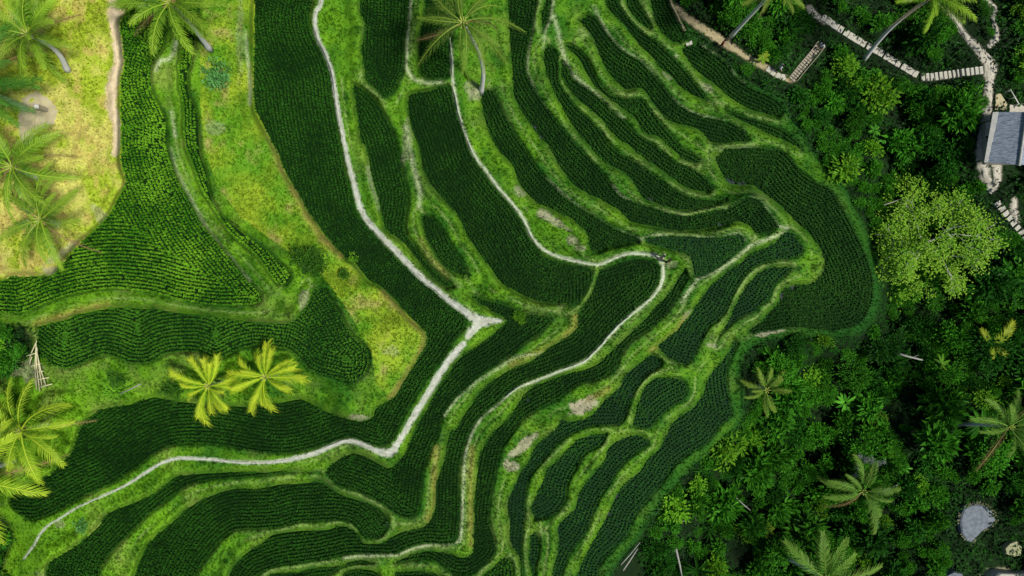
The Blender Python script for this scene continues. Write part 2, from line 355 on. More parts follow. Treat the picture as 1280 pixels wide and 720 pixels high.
def tint_mat(name, noise_scale=14.0, lo=.7, hi=1.3, rough=.7, transl=0.0, bump=0.0, spec=.25, wet=None):
    """colour comes from the surveyed vertex attribute, broken up by fine procedural noise"""
    m, n, l = new_mat(name)
    out = N(n, 'ShaderNodeOutputMaterial')
    at = N(n, 'ShaderNodeAttribute', attribute_name='tint')
    p = N(n, 'ShaderNodeBsdfPrincipled'); p.inputs['Roughness'].default_value = rough
    p.inputs['Specular IOR Level'].default_value = spec
    src = at.outputs['Color']
    if noise_scale:
        tc = N(n, 'ShaderNodeTexCoord')
        no = N(n, 'ShaderNodeTexNoise'); no.inputs['Scale'].default_value = noise_scale; no.inputs['Detail'].default_value = 5
        no.inputs['Roughness'].default_value = .7
        l.new(tc.outputs['Object'], no.inputs['Vector'])
        mr = N(n, 'ShaderNodeMapRange'); mr.inputs[1].default_value = .3; mr.inputs[2].default_value = .7
        mr.inputs[3].default_value = lo; mr.inputs[4].default_value = hi
        l.new(no.outputs['Fac'], mr.inputs[0])
        mx = N(n, 'ShaderNodeVectorMath', operation='SCALE')
        l.new(src, mx.inputs[0]); l.new(mr.outputs[0], mx.inputs['Scale'])
        src = mx.outputs[0]
        if bump:
            b = N(n, 'ShaderNodeBump'); b.inputs['Strength'].default_value = bump; b.inputs['Distance'].default_value = .06
            l.new(no.outputs['Fac'], b.inputs['Height']); l.new(b.outputs[0], p.inputs['Normal'])
    l.new(src, p.inputs['Base Color'])
    if transl:
        t = N(n, 'ShaderNodeBsdfTranslucent'); l.new(src, t.inputs['Color'])
        ms = N(n, 'ShaderNodeMixShader'); ms.inputs[0].default_value = transl
        l.new(p.outputs[0], ms.inputs[1]); l.new(t.outputs[0], ms.inputs[2]); l.new(ms.outputs[0], out.inputs[0])
    else:
        l.new(p.outputs[0], out.inputs[0])
    return m


def leaf_mat(name, c0, c1, rough=.5, transl=.3, spec=.12, obj_var=.35):
    """two leaf greens mixed per leaf (attribute 'var') and shifted per plant"""
    m, n, l = new_mat(name)
    out = N(n, 'ShaderNodeOutputMaterial')
    at = N(n, 'ShaderNodeAttribute', attribute_name='var')
    cr = N(n, 'ShaderNodeValToRGB'); ramp(cr, [(0, c0), (1, c1)])
    l.new(at.outputs['Fac'], cr.inputs[0])
    oi = N(n, 'ShaderNodeObjectInfo')
    mr = N(n, 'ShaderNodeMapRange'); mr.inputs[3].default_value = 1 - obj_var; mr.inputs[4].default_value = 1 + obj_var
    l.new(oi.outputs['Random'], mr.inputs[0])
    mx = N(n, 'ShaderNodeVectorMath', operation='SCALE')
    l.new(cr.outputs[0], mx.inputs[0]); l.new(mr.outputs[0], mx.inputs['Scale'])
    p = N(n, 'ShaderNodeBsdfPrincipled'); p.inputs['Roughness'].default_value = rough; p.inputs['Specular IOR Level'].default_value = spec
    t = N(n, 'ShaderNodeBsdfTranslucent')
    l.new(mx.outputs[0], p.inputs['Base Color']); l.new(mx.outputs[0], t.inputs['Color'])
    ms = N(n, 'ShaderNodeMixShader'); ms.inputs[0].default_value = transl
    l.new(p.outputs[0], ms.inputs[1]); l.new(t.outputs[0], ms.inputs[2]); l.new(ms.outputs[0], out.inputs[0])
    return m


def solid_mat(name, c0, c1, scale=6.0, rough=.8, spec=.25, bump=.3, dist=.03, detail=6, stretch=(1, 1, 1)):
    m, n, l = new_mat(name)
    out = N(n, 'ShaderNodeOutputMaterial')
    tc = N(n, 'ShaderNodeTexCoord'); mp = N(n, 'ShaderNodeMapping'); mp.inputs['Scale'].default_value = stretch
    l.new(tc.outputs['Object'], mp.inputs[0])
    no = N(n, 'ShaderNodeTexNoise'); no.inputs['Scale'].default_value = scale; no.inputs['Detail'].default_value = detail
    no.inputs['Roughness'].default_value = .65
    l.new(mp.outputs[0], no.inputs['Vector'])
    cr = N(n, 'ShaderNodeValToRGB'); ramp(cr, [(.3, c0), (.7, c1)])
    l.new(no.outputs['Fac'], cr.inputs[0])
    p = N(n, 'ShaderNodeBsdfPrincipled'); p.inputs['Roughness'].default_value = rough; p.inputs['Specular IOR Level'].default_value = spec
    l.new(cr.outputs[0], p.inputs['Base Color'])
    if bump:
        b = N(n, 'ShaderNodeBump'); b.inputs['Strength'].default_value = bump; b.inputs['Distance'].default_value = dist
        l.new(no.outputs['Fac'], b.inputs['Height']); l.new(b.outputs[0], p.inputs['Normal'])
    l.new(p.outputs[0], out.inputs[0])
    return m


M = {}
M['ground'] = tint_mat('turf and soil', 7.0, .62, 1.38, .85, bump=.6, spec=.15)
M['grass'] = tint_mat('grass blades', 0, transl=.3, rough=.7, spec=.06)
M['rice'] = tint_mat('rice leaves', 0, transl=.25, rough=.55, spec=.12)
M['bed'] = solid_mat('wet paddy mud', (.004, .016, .003), (.009, .034, .006), 3.0, .85, .03, .2, .01)
M['bed_wet'] = solid_mat('flooded paddy water', (.004, .020, .006), (.010, .040, .012), 3.0, .7, .05, None, .004)

# ------------------------------------------------------------------ elevation model (survey pixels -> metres)
def zmap(z): return z * (1.25 if z > 0 else 1.35)


PADDIES = [dict(z=zmap(p[0]), tone=p[1], raw=(p[2], p[3]), label=p[4], lo=catmull(p[2], False)) for p in PADDIES]
for p in PADDIES:
    a = catmull(p['raw'][0], False); b = catmull(p['raw'][1], False)
    P = np.vstack([a, b])
    # light roughness so that the edges are not drafted lines
    nrm = np.roll(P, -1, 0) - np.roll(P, 1, 0); nrm = np.c_[nrm[:, 1], -nrm[:, 0]]
    nrm /= np.maximum(np.linalg.norm(nrm, axis=1, keepdims=True), 1e-6)
    w = (fbm(P[:, 0], P[:, 1], 14, 31) - .5) * 3.2
    p['poly'] = P + nrm * w[:, None]

JUNGLE = [np.array(q, float) for q in (
    [(838,-90),(842,4),(852,34),(868,48),(885,62),(905,74),(922,88),(936,104),(956,112),(978,122),(988,142),(1006,168),(1012,186),(1030,203),(1050,216),(1060,240),(1072,264),(1084,290),(1094,315),(1100,345),(1101,375),(1094,400),(1075,418),(1040,424),(1000,422),(970,424),(945,430),(930,445),(925,465),(930,495),(932,520),(918,545),(896,562),(872,580),(850,602),(832,625),(812,650),(800,672),(782,692),(765,712),(757,790),(1400,800),(1400,-90)],
    [(-90,404),(0,404),(30,408),(42,420),(42,440),(20,462),(0,478),(-90,500)],
    [(-90,660),(0,640),(14,655),(18,675),(8,700),(-10,730),(-90,740)],
)]
# spot heights outside the paddies: x, y, radius px, z
SPOTS = [(40,60,60,7.6),(60,180,60,7.6),(40,280,50,7.4),(110,40,30,7.4),(120,200,20,7.3),(-60,150,40,7.8),(300,40,14,4.4),(300,150,25,4.3),(330,240,12,4.0),(390,320,10,4.2),(440,370,12,4.4),(490,420,16,4.2),(480,470,10,4.1),(430,500,8,4.0),
 (120,478,14,3.7),(250,470,12,3.9),(330,460,12,3.9),(60,500,12,3.4),(10,560,30,3.0),(20,460,16,3.2),(5,420,14,4.0),(0,690,25,.4),(50,690,8,1.6),(-60,620,30,2.6),
 (900,40,14,-5.2),(950,78,8,-5.6),(1005,80,12,-6.2),(1080,60,14,-6.6),(1150,96,14,-6.4),(1100,20,20,-6.2),(1235,90,20,-5.2),(1230,190,20,-5.2),(1262,150,30,-5.3),(1190,30,12,-5.6),(1260,260,14,-5.6),(1300,40,40,-5.0),
 (1060,140,20,-7.2),(1150,160,20,-7.4),(1130,230,20,-8.2),(1130,320,30,-8.6),(1120,400,20,-8.6),(1100,470,30,-9.0),(1030,470,20,-8.4),(1000,540,30,-9.0),(930,600,20,-7.8),(900,680,30,-8.2),(1000,640,40,-8.8),(1080,600,30,-8.4),(1150,560,30,-8.0),(1216,655,24,-6.8),(1240,560,30,-7.4),(1250,440,30,-7.2),(1240,340,20,-6.6),(1180,700,20,-7.2),(820,710,10,-6.2),(1350,650,40,-6.0),(1350,350,40,-6.0),(900,790,30,-8.0),
 (1200,240,10,-6.4)]

UX0, UX1, VY0, VY1 = -84, 1364, -84, 804
ST = 2.0
gu = np.arange(UX0, UX1 + .1, ST); gv = np.arange(VY0, VY1 + .1, ST)
GU, GV = np.meshgrid(gu, gv)
GP = np.c_[GU.ravel(), GV.ravel()]


def near_paddy(X, reach=16.0):
    """signed distance to the nearest paddy (negative inside), and its elevation"""
    sd = np.full(len(X), 99.0); zz = np.zeros(len(X)); idx = np.full(len(X), -1)
    for k, p in enumerate(PADDIES):
        P = p['poly']
        x0, y0 = P.min(0) - reach; x1, y1 = P.max(0) + reach
        m = np.where((X[:, 0] > x0) & (X[:, 0] < x1) & (X[:, 1] > y0) & (X[:, 1] < y1))[0]
        if not len(m): continue
        Y = X[m]
        d, _, _ = seg_dist(Y, P, np.roll(P, -1, 0))
        ins = inside(Y, P)
        d = np.where(ins, -d, d)
        b = d < sd[m]
        mm = m[b]
        sd[mm] = d[b]; zz[mm] = p['z']; idx[mm] = k
    return sd, zz, idx


SD, SZ, SI = near_paddy(GP)
SD = SD.reshape(GU.shape); SZ = SZ.reshape(GU.shape); SI = SI.reshape(GU.shape)


def relax():
    fix = SD < 0
    val = np.where(fix, SZ, 0.0)
    for (x, y, r, z) in SPOTS:
        m = ((GU - x) ** 2 + (GV - y) ** 2 < r * r) & (SD > 3)
        val[m] = zmap(z); fix = fix | m
    levels = [16, 8, 4, 2, 1]
    cur = None
    for L in levels:
        f = fix[::L, ::L]; v = val[::L, ::L]
        if cur is None:
            cur = np.where(f, v, v[f].mean())
        else:
            c = np.repeat(np.repeat(cur, 2, 0), 2, 1)[:f.shape[0], :f.shape[1]]
            if c.shape != f.shape:
                c = np.pad(c, ((0, f.shape[0] - c.shape[0]), (0, f.shape[1] - c.shape[1])), mode='edge')
            cur = np.where(f, v, c)
        for it in range(400 if L > 4 else 160):
            q = np.pad(cur, 1, mode='edge')
            a = .25 * (q[:-2, 1:-1] + q[2:, 1:-1] + q[1:-1, :-2] + q[1:-1, 2:])
            cur = np.where(f, v, a)
    return cur, fix


ZH, FIX = relax()
# soften the spot heights (never the paddies)
for it in range(14):
    q = np.pad(ZH, 1, mode='edge')
    a = .25 * (q[:-2, 1:-1] + q[2:, 1:-1] + q[1:-1, :-2] + q[1:-1, 2:])
    ZH = np.where(SD < 0, ZH, a)


def bil(A, x, y):
    fx = np.clip((np.asarray(x, float) - UX0) / ST, 0, A.shape[1] - 1.001); fy = np.clip((np.asarray(y, float) - VY0) / ST, 0, A.shape[0] - 1.001)
    ix = fx.astype(int); iy = fy.astype(int); fx = fx - ix; fy = fy - iy
    return (A[iy, ix] * (1 - fx) + A[iy, ix + 1] * fx) * (1 - fy) + (A[iy + 1, ix] * (1 - fx) + A[iy + 1, ix + 1] * fx) * fy


def in_jungle(X):
    r = np.zeros(len(X), bool)
    for q in JUNGLE: r |= inside(X, q)
    return r


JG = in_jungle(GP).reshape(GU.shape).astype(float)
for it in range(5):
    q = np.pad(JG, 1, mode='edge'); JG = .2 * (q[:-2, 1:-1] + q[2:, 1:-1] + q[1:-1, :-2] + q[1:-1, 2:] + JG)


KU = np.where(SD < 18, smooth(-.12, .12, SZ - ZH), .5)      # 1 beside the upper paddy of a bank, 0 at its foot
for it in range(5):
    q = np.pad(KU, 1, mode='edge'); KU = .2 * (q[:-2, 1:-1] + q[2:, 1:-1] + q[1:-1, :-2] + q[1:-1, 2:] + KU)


JW = JG.copy()                                              # how near the jungle a spot lies (turf tinted a deeper green there)
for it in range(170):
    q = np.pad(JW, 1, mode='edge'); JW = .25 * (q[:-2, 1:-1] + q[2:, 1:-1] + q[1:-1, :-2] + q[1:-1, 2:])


def heights(x, y, sd, sz):
    h = bil(ZH, x, y)
    w = smooth(0, 5, sd)
    z = np.where(sd < 90, sz * (1 - w) + h * w, h)
    bund = .32 * (1 - np.exp(-(np.clip(sd, 0, 99) / 2.6) ** 2)) * (1 - .8 * smooth(8, 26, sd))
    jj = bil(JG, x, y)
    ku = bil(KU, x, y)
    bund = bund * (.6 + .6 * ku) + .55 * (1 - ku) * (1 - np.exp(-(np.clip(sd, 0, 99) / 1.9) ** 2)) * (1 - smooth(5, 20, sd))
    z = z + np.where(sd > 0, bund * (1 - .7 * jj), 0)
    z = z + np.where(sd > 0, smooth(0, 4, sd) * ((fbm(x, y, 22, 5) - .5) * .5 + (fbm(x, y, 6, 9, 3) - .5) * .18), 0)
    z = z - .14 * smooth(0, 3, -sd)
    return z


# path centre lines and their tint distance
PATHC = [(n, k, catmull([q for q in pts], False, 2.5)) for (n, k, pts) in PATHS]


def tint_at(x, y, sd):
    """colour of the ground cover: turf kinds with painted bank light and shade, worn tracks, soil, jungle floor"""
    X = np.c_[x, y]
    c = np.zeros((len(x), 3))
    yl = 1 - smooth(150, 640, x + .25 * y)            # the plateau side has drier, yellower turf
    n1 = fbm(x, y, 46, 101); n2 = fbm(x, y, 13, 111, 3)
    green = np.array([.034, .140, .006]); bright = np.array([.128, .305, .009]); straw = np.array([.260, .290, .075]); deep = np.array([.009, .070, .005])
    t = np.clip(.30 + .50 * yl + (n1 - .5) * 1.5 + (n2 - .5) * .9, 0, 1)[:, None]
    c = green * (1 - t) + bright * t
    dk = np.clip((fbm(x, y, 24, 77) - .50) * 4 * (1 - .6 * yl), 0, .85)[:, None]
    c = c * (1 - dk) + (deep * .6 + green * .4) * dk
    # painted light: soft shade deepens paddy-side edges, outer bank faces tinted as sunlit
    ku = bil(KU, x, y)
    edge_shade = (np.exp(-(np.clip(sd, 0, 99) / 4.4) ** 2) * (.22 + .95 * ku) * .95 * (1 - .4 * yl) * np.clip(.55 + fbm(x, y, 12, 121, 3), 0, 1))[:, None]
    c = c * (1 - edge_shade) + deep * .8 * edge_shade
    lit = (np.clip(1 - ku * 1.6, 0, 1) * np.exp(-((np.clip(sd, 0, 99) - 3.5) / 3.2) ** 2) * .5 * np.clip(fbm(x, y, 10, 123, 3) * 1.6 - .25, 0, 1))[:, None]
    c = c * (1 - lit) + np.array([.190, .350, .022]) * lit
    st = np.clip((fbm(x, y, 30, 131) - .52) * 3.0, 0, 1) * (.18 + .35 * yl)
    c = c * (1 - st[:, None]) + straw * st[:, None]
    crest = (np.exp(-((ku - .52) / .17) ** 2) * (sd < 14) * (sd > 1.2) * np.clip(fbm(x, y, 18, 125, 3) * 2.2 - .45, 0, 1) * .6)[:, None]
    c = c * (1 - crest) + np.array([.270, .370, .110]) * crest
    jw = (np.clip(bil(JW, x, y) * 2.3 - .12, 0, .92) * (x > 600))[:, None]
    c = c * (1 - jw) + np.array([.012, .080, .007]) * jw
    # plateau at upper left: dry straw with green patches
    pl = inside(X, np.array([(-300,-300),(168,-300),(163,0),(152,25),(157,80),(152,140),(156,205),(157,228),(137,268),(108,296),(85,322),(62,343),(0,350),(-300,350)], float))
    g = np.clip((fbm(x, y, 44, 141) - .36) * 4 + 2.0 * (n2 - .42), 0, 1)
    g = np.maximum(g, np.exp(-(np.clip(sd, 0, 99) / 7) ** 2) * .8 * (n1 > .45))
    dry = np.array([.500, .490, .110])[None] * (1 - g[:, None]) + np.array([.300, .400, .025])[None] * g[:, None]
    br = np.clip((fbm(x, y, 16, 151) - .56) * 5, 0, .7)[:, None]
    dry = dry * (1 - br) + np.array([.42, .34, .09]) * br
    c = np.where(pl[:, None], dry, c)
    # yellow-green meadow on the nose between the strip and the big dark paddy
    md = inside(X, np.array([(252,-90),(320,-90),(318,120),(345,190),(385,270),(430,325),(478,365),(532,415),(520,450),(488,495),(470,480),(465,440),(430,380),(400,340),(340,300),(300,270),(270,230),(255,180),(250,120)], float))
    mt = np.clip((fbm(x, y, 34, 161) - .33) * 2.6, 0, 1)[:, None]
    mc = np.array([.095, .255, .010]) * (1 - mt) + np.array([.270, .380, .022]) * mt
    mb = np.clip((fbm(x, y, 20, 165) - .60) * 5, 0, 1)[:, None] * .7
    mc = mc * (1 - mb) + np.array([.33, .30, .09]) * mb
    c = np.where(md[:, None], mc, c)
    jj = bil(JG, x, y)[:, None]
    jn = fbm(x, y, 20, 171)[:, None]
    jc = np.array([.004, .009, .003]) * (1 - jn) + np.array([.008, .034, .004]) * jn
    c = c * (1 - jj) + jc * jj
    soil = np.array([.37, .35, .23])
    for (sx, sy, rx, ry, ang, s) in SOIL:
        m = np.where((abs(x - sx) < 1.6 * max(rx, ry)) & (abs(y - sy) < 1.6 * max(rx, ry)) & (sd > .8))[0]
        if not len(m): continue
        a = math.radians(ang); dx = x[m] - sx; dy = y[m] - sy
        u = (dx * math.cos(a) + dy * math.sin(a)) / rx; v = (-dx * math.sin(a) + dy * math.cos(a)) / ry
        r = np.hypot(u, v) + (fbm(x[m], y[m], 9, 181, 3) - .5) * 1.1
        k = (s * (1 - smooth(.75, 1.15, r)))[:, None]
        c[m] = c[m] * (1 - k) + soil * k
    for (s, w, pts) in OCHRE:
        P = np.array(pts, float)
        m = np.where((x > P[:, 0].min() - 10) & (x < P[:, 0].max() + 10) & (y > P[:, 1].min() - 10) & (y < P[:, 1].max() + 10) & (sd > 0))[0]
        if not len(m): continue
        d, _, _ = seg_dist(X[m], P[:-1], P[1:])
        k = (s * np.exp(-(d / w) ** 2) * np.clip(.4 + 1.2 * fbm(x[m], y[m], 10, 191, 3) - .2, 0, 1))[:, None]
        c[m] = c[m] * (1 - k) + np.array([.34, .27, .07]) * k
    for (s, w, pts) in WORN:
        P = np.array(pts, float)
        m = np.where((x > P[:, 0].min() - 8) & (x < P[:, 0].max() + 8) & (y > P[:, 1].min() - 8) & (y < P[:, 1].max() + 8) & (sd > .4))[0]
        if not len(m) or len(P) < 2: continue
        d, _, _ = seg_dist(X[m], P[:-1], P[1:])
        k = (np.clip(s * 1.6, 0, 1) * np.exp(-(d / w) ** 2) * np.clip(.2 + 1.3 * fbm(x[m], y[m], 8, 201, 3), 0, 1))[:, None]
        c[m] = c[m] * (1 - k) + np.array([.40, .46, .26]) * k
    for (_, kind, P) in PATHC:
        m = np.where((x > P[:, 0].min() - 16) & (x < P[:, 0].max() + 16) & (y > P[:, 1].min() - 16) & (y < P[:, 1].max() + 16) & (sd > 0))[0]
        if not len(m): continue
        d, a, t = seg_dist(X[m], P[:-1, :2], P[1:, :2])
        wd = P[a, 2] * (1 - t) + P[a + 1, 2] * t
        k = (.85 * (1 - smooth(.32, .62, d / wd + (fbm(x[m], y[m], 5, 211, 2) - .5) * .35)))[:, None]
        pc = dict(white=(.46, .48, .40), pale=(.34, .41, .24), sand=(.62, .50, .32), dirt=(.36, .31, .18), concrete=(.46, .43, .35))[kind]
        c[m] = c[m] * (1 - k) + np.array(pc) * k
    return c


# ground sheet: dense under the photograph, coarse out to the horizon
def axis(a, b, step):
    core = np.arange(a, b + .01, step)
    g = [a]; s = step
    while g[-1] > a - 9000:
        s *= 1.45; g.append(g[-1] - s)
    lo = np.array(g[1:][::-1]); hi = b + (a - np.array(g[1:]))
    return np.r_[lo, core, hi]


ax_u = axis(-56, 1336, 1.6); ax_v = axis(-56, 776, 1.6)
TU, TV = np.meshgrid(ax_u, ax_v)
tx, ty = TU.ravel(), TV.ravel()
tsd, tsz, _ = near_paddy(np.c_[tx, ty])
inb = (tx > UX0) & (tx < UX1) & (ty > VY0) & (ty < VY1)
tsd = np.where(inb, tsd, 99)
tz = heights(tx, ty, tsd, tsz)
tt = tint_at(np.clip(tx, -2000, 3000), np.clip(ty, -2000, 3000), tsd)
ts = 1.5 * (H - tz) / 1280
TVX = np.c_[(tx - 640) * ts, (360 - ty) * ts, tz]
nv, nu = TU.shape
ii = np.arange(nv * nu).reshape(nv, nu)
q = np.stack([ii[1:, :-1], ii[1:, 1:], ii[:-1, 1:], ii[:-1, :-1]], -1).reshape(-1, 4)
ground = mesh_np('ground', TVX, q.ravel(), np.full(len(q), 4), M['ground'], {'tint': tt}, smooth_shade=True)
tag(ground, 'terraced hillside of grassy banks stepping down to a jungle gully', 'ground', kind='structure')


def zat(x, y):
    x = np.atleast_1d(np.asarray(x, float)); y = np.atleast_1d(np.asarray(y, float))
    sd, sz, _ = near_paddy(np.c_[x, y])
    return heights(x, y, sd, sz)


def spot(px, py):
    return world(px, py, float(zat(px, py)[0]))


def wpts(x, y, z):
    s = 1.5 * (H - z) / 1280
    return np.c_[(x - 640) * s, (360 - y) * s, z]


# ------------------------------------------------------------------ rice
TONE = dict(bright=((.060, .240, .009), (.210, .500, .024)), mid=((.028, .140, .010), (.090, .290, .020)),
            dark=((.008, .058, .005), (.036, .155, .012)), right=((.008, .066, .007), (.036, .170, .015)))


def blades(P, m, length, spread, width, seed, droop=.55, segs=2):
    """m arching blades from every point of P; arrays of verts, loops, totals; 5 verts a blade"""
    r = np.random.default_rng(seed)
    n = len(P)
    L = np.broadcast_to(np.asarray(length, float).reshape(-1, 1), (n, 1)) * r.uniform(.7, 1.2, (n, m))
    az = (np.arange(m)[None] / m * 2 * np.pi + r.uniform(0, 6.28, (n, 1)) + r.normal(0, .35, (n, m)))
    out = L * spread * r.uniform(.35, 1.15, (n, m))
    up = L * r.uniform(.75, 1.05, (n, m))
    dx, dy = np.cos(az), np.sin(az); wx, wy = -dy, dx
    w = width * r.uniform(.8, 1.2, (n, m))
    B = P[:, None, :]
    def pt(o, h, s):
        return np.stack([B[..., 0] + dx * o + wx * w * s, B[..., 1] + dy * o + wy * w * s, B[..., 2] + h], -1)
    v = np.stack([pt(out * .06, up * 0, -.5), pt(out * .06, up * 0, .5), pt(out * .5, up * .8, .5), pt(out * .5, up * .8, -.5), pt(out, up * (1 - droop * .3), 0)], 2)
    V = v.reshape(-1, 3)
    k = n * m
    b = np.arange(k)[:, None] * 5
    loops = (b + np.array([0, 1, 2, 3, 3, 2, 4])[None]).ravel()
    totals = np.tile([4, 3], k)
    return V, loops, totals


def rows_for(p, spacing):
    lo = p['lo']
    lo = resample(lo, 1.0)
    # prolong both ends so that the rows reach the whole plot
    def ext(a, b):
        d = (a - b) / np.linalg.norm(a - b)
        return a + d * np.arange(1, 160)[:, None]
    k = min(8, len(lo) - 1)
    line = np.vstack([ext(lo[0], lo[k])[::-1], lo, ext(lo[-1], lo[-1 - k])])
    T = np.gradient(line, axis=0)
    ker = np.ones(9) / 9
    T = np.stack([np.convolve(np.pad(T[:, i], 4, mode='edge'), ker, 'valid') for i in range(2)], 1)
    T /= np.linalg.norm(T, axis=1, keepdims=True)
    Nn = np.c_[T[:, 1], -T[:, 0]]
    mid = lo[len(lo) // 2]; nm = Nn[len(line) // 2]
    cands = [mid + nm * 3, mid - nm * 3]
    tst = inside(np.array(cands), p['poly'])
    if tst[1] and not tst[0]: Nn = -Nn
    P = p['poly']
    res = []
    A = resample(line, 2.0)
    d = 1.6
    empty_rows = 0
    while d < 260 and empty_rows < 6:
        Q = line + Nn * d
        Q = resample(Q, spacing * .92 * RNG.uniform(.97, 1.03), RNG.uniform(0, spacing))
        m = inside(Q, P)
        if d > 4 and m.any():
            Qi = Q[m]
            dd = np.sqrt(((Qi[:, None, :] - A[None]) ** 2).sum(-1)).min(1)
            Q = Qi[dd > d - .55 * spacing]
        else:
            Q = Q[m]
        if len(Q): res.append(Q); empty_rows = 0
        else: empty_rows += 1
        d += spacing * 1.1
    Q = np.vstack(res)
    dist, _, _ = seg_dist(Q, P, np.roll(P, -1, 0))
    Q = Q[(dist > .7)]
    Q = Q[(Q[:, 0] > -40) & (Q[:, 0] < 1320) & (Q[:, 1] > -40) & (Q[:, 1] < 760)]
    return Q


# stretches of paddy edge where the crop has failed and open water shows (x, y, radius px)
WATER = [(912,229,9),(928,232,8),(947,238,7),(958,247,6),(970,256,6),(980,265,6),(988,272,5),(720,238,7),(728,243,6),(738,250,5),(975,370,6),(990,357,6),(1005,354,5),(960,388,5),(900,283,5),(922,278,5),(938,287,6),(950,296,5),(940,295,5),(780,62,3),(735,137,5),(742,145,5),(755,155,4),(668,160,5),(675,172,5),(590,687,6),(582,693,6),(335,670,6),(695,662,5),(697,672,5),(720,625,4),(760,642,4),(748,660,4),(770,620,4),(682,588,4),(672,600,4),(862,510,5),(856,515,5),(870,500,4),(875,460,4),(660,500,3),(800,482,4),(790,495,4),(485,655,4),(800,247,5),(812,251,5),(790,240,4)]
WAT = np.array(WATER, float)

M['pool'] = solid_mat('still muddy water', (.012, .022, .018), (.03, .042, .036), 2.0, .08, .7, None, .004)
for k, p in enumerate(PADDIES):
    z = p['z']
    P = p['poly']
    c = world(*P[(P[:, 0] > 0) & (P[:, 0] < 1280) & (P[:, 1] > 0) & (P[:, 1] < 720)].mean(0), z)
    root = empty('rice_paddy', c, p['label'], 'rice paddy', 'terraced rice paddies')
    # bed of wet mud: one thick slab following the outline
    Wv = wpts(P[:, 0], P[:, 1], np.full(len(P), z - .05)) - np.array(c)
    n = len(Wv)
    tris = geometry.tessellate_polygon([[Vector(v) for v in Wv]])
    tris = np.array(tris)
    V = np.vstack([Wv, Wv - np.array([0, 0, .25])])
    e = np.arange(n); f = (e + 1) % n
    # keep the top facing up
    a, b, cc = Wv[tris[0]]
    if np.cross(b - a, cc - a)[2] < 0: tris = tris[:, ::-1]
    area = 0.5 * np.sum(Wv[e, 0] * Wv[f, 1] - Wv[f, 0] * Wv[e, 1])
    side = np.stack([e, e + n, f + n, f], 1) if area > 0 else np.stack([f, f + n, e + n, e], 1)
    loops = np.r_[tris.ravel(), side.ravel()]; tot = np.r_[np.full(len(tris), 3), np.full(n, 4)]
    mesh_np('paddy_bed', V, loops, tot, M['bed_wet' if p['tone'] == 'right' or z in (-1.7, -2.3, -2.8) else 'bed'], parent=root)
    # planted rows
    sp = {'bright': 4.0, 'mid': 4.0, 'dark': 3.9, 'right': 4.1}[p['tone']]
    Q = rows_for(p, sp)
    jit = RNG.normal(0, .28, Q.shape)
    Q = Q + jit
    dw = np.sqrt(((Q[:, None, :] - WAT[None, :, :2]) ** 2).sum(-1))
    drop = ((dw < WAT[None, :, 2] * .8) & (RNG.random(dw.shape) < .75)).any(1)
    thin = RNG.random(len(Q)) < .015
    Q = Q[~drop & ~thin]
    g = fbm(Q[:, 0], Q[:, 1], 40, 300 + k)
    S = wpts(Q[:, 0], Q[:, 1], np.full(len(Q), z - .05)) - np.array(c)
    hgt = .30 + .12 * g
    mB = 9
    V, loops, tot = blades(S, mB, hgt * (1.0 if p['tone'] in ('bright', 'mid') else .95), {'bright': .40, 'mid': .40, 'dark': .43, 'right': .44}[p['tone']], .075, 500 + k)
    a, b = (np.array(q) for q in TONE[p['tone']])
    t = np.clip(.12 + RNG.uniform(-.16, .26) + (g - .5) * 2.2 + RNG.random(len(Q)) * .75, 0, 1)[:, None]
    col = a * (1 - t) + b * t
    col = np.repeat(col, mB * 5, 0) * np.repeat(RNG.uniform(.75, 1.3, (len(Q) * mB, 1)), 5, 0)
    crop = mesh_np('rice_rows', V, loops, tot, M['rice'], {'tint': col}, parent=root)
    crop['kind'] = 'stuff'
    # open water where the crop has failed
    for (x, y, r) in WATER:
        if not inside(np.array([[x, y]]), P)[0]:
            continue
        an = np.linspace(0, 2 * np.pi, 14, endpoint=False)
        rr = r * (.5 + .7 * RNG.random(14)) * .85
        X, Y = x + rr * np.cos(an), y - rr * np.sin(an)
        W = wpts(X, Y, np.full(14, z - .035)) - np.array(c)
        mesh_np('standing_water', W, np.arange(14), [14], M['pool'], parent=root)

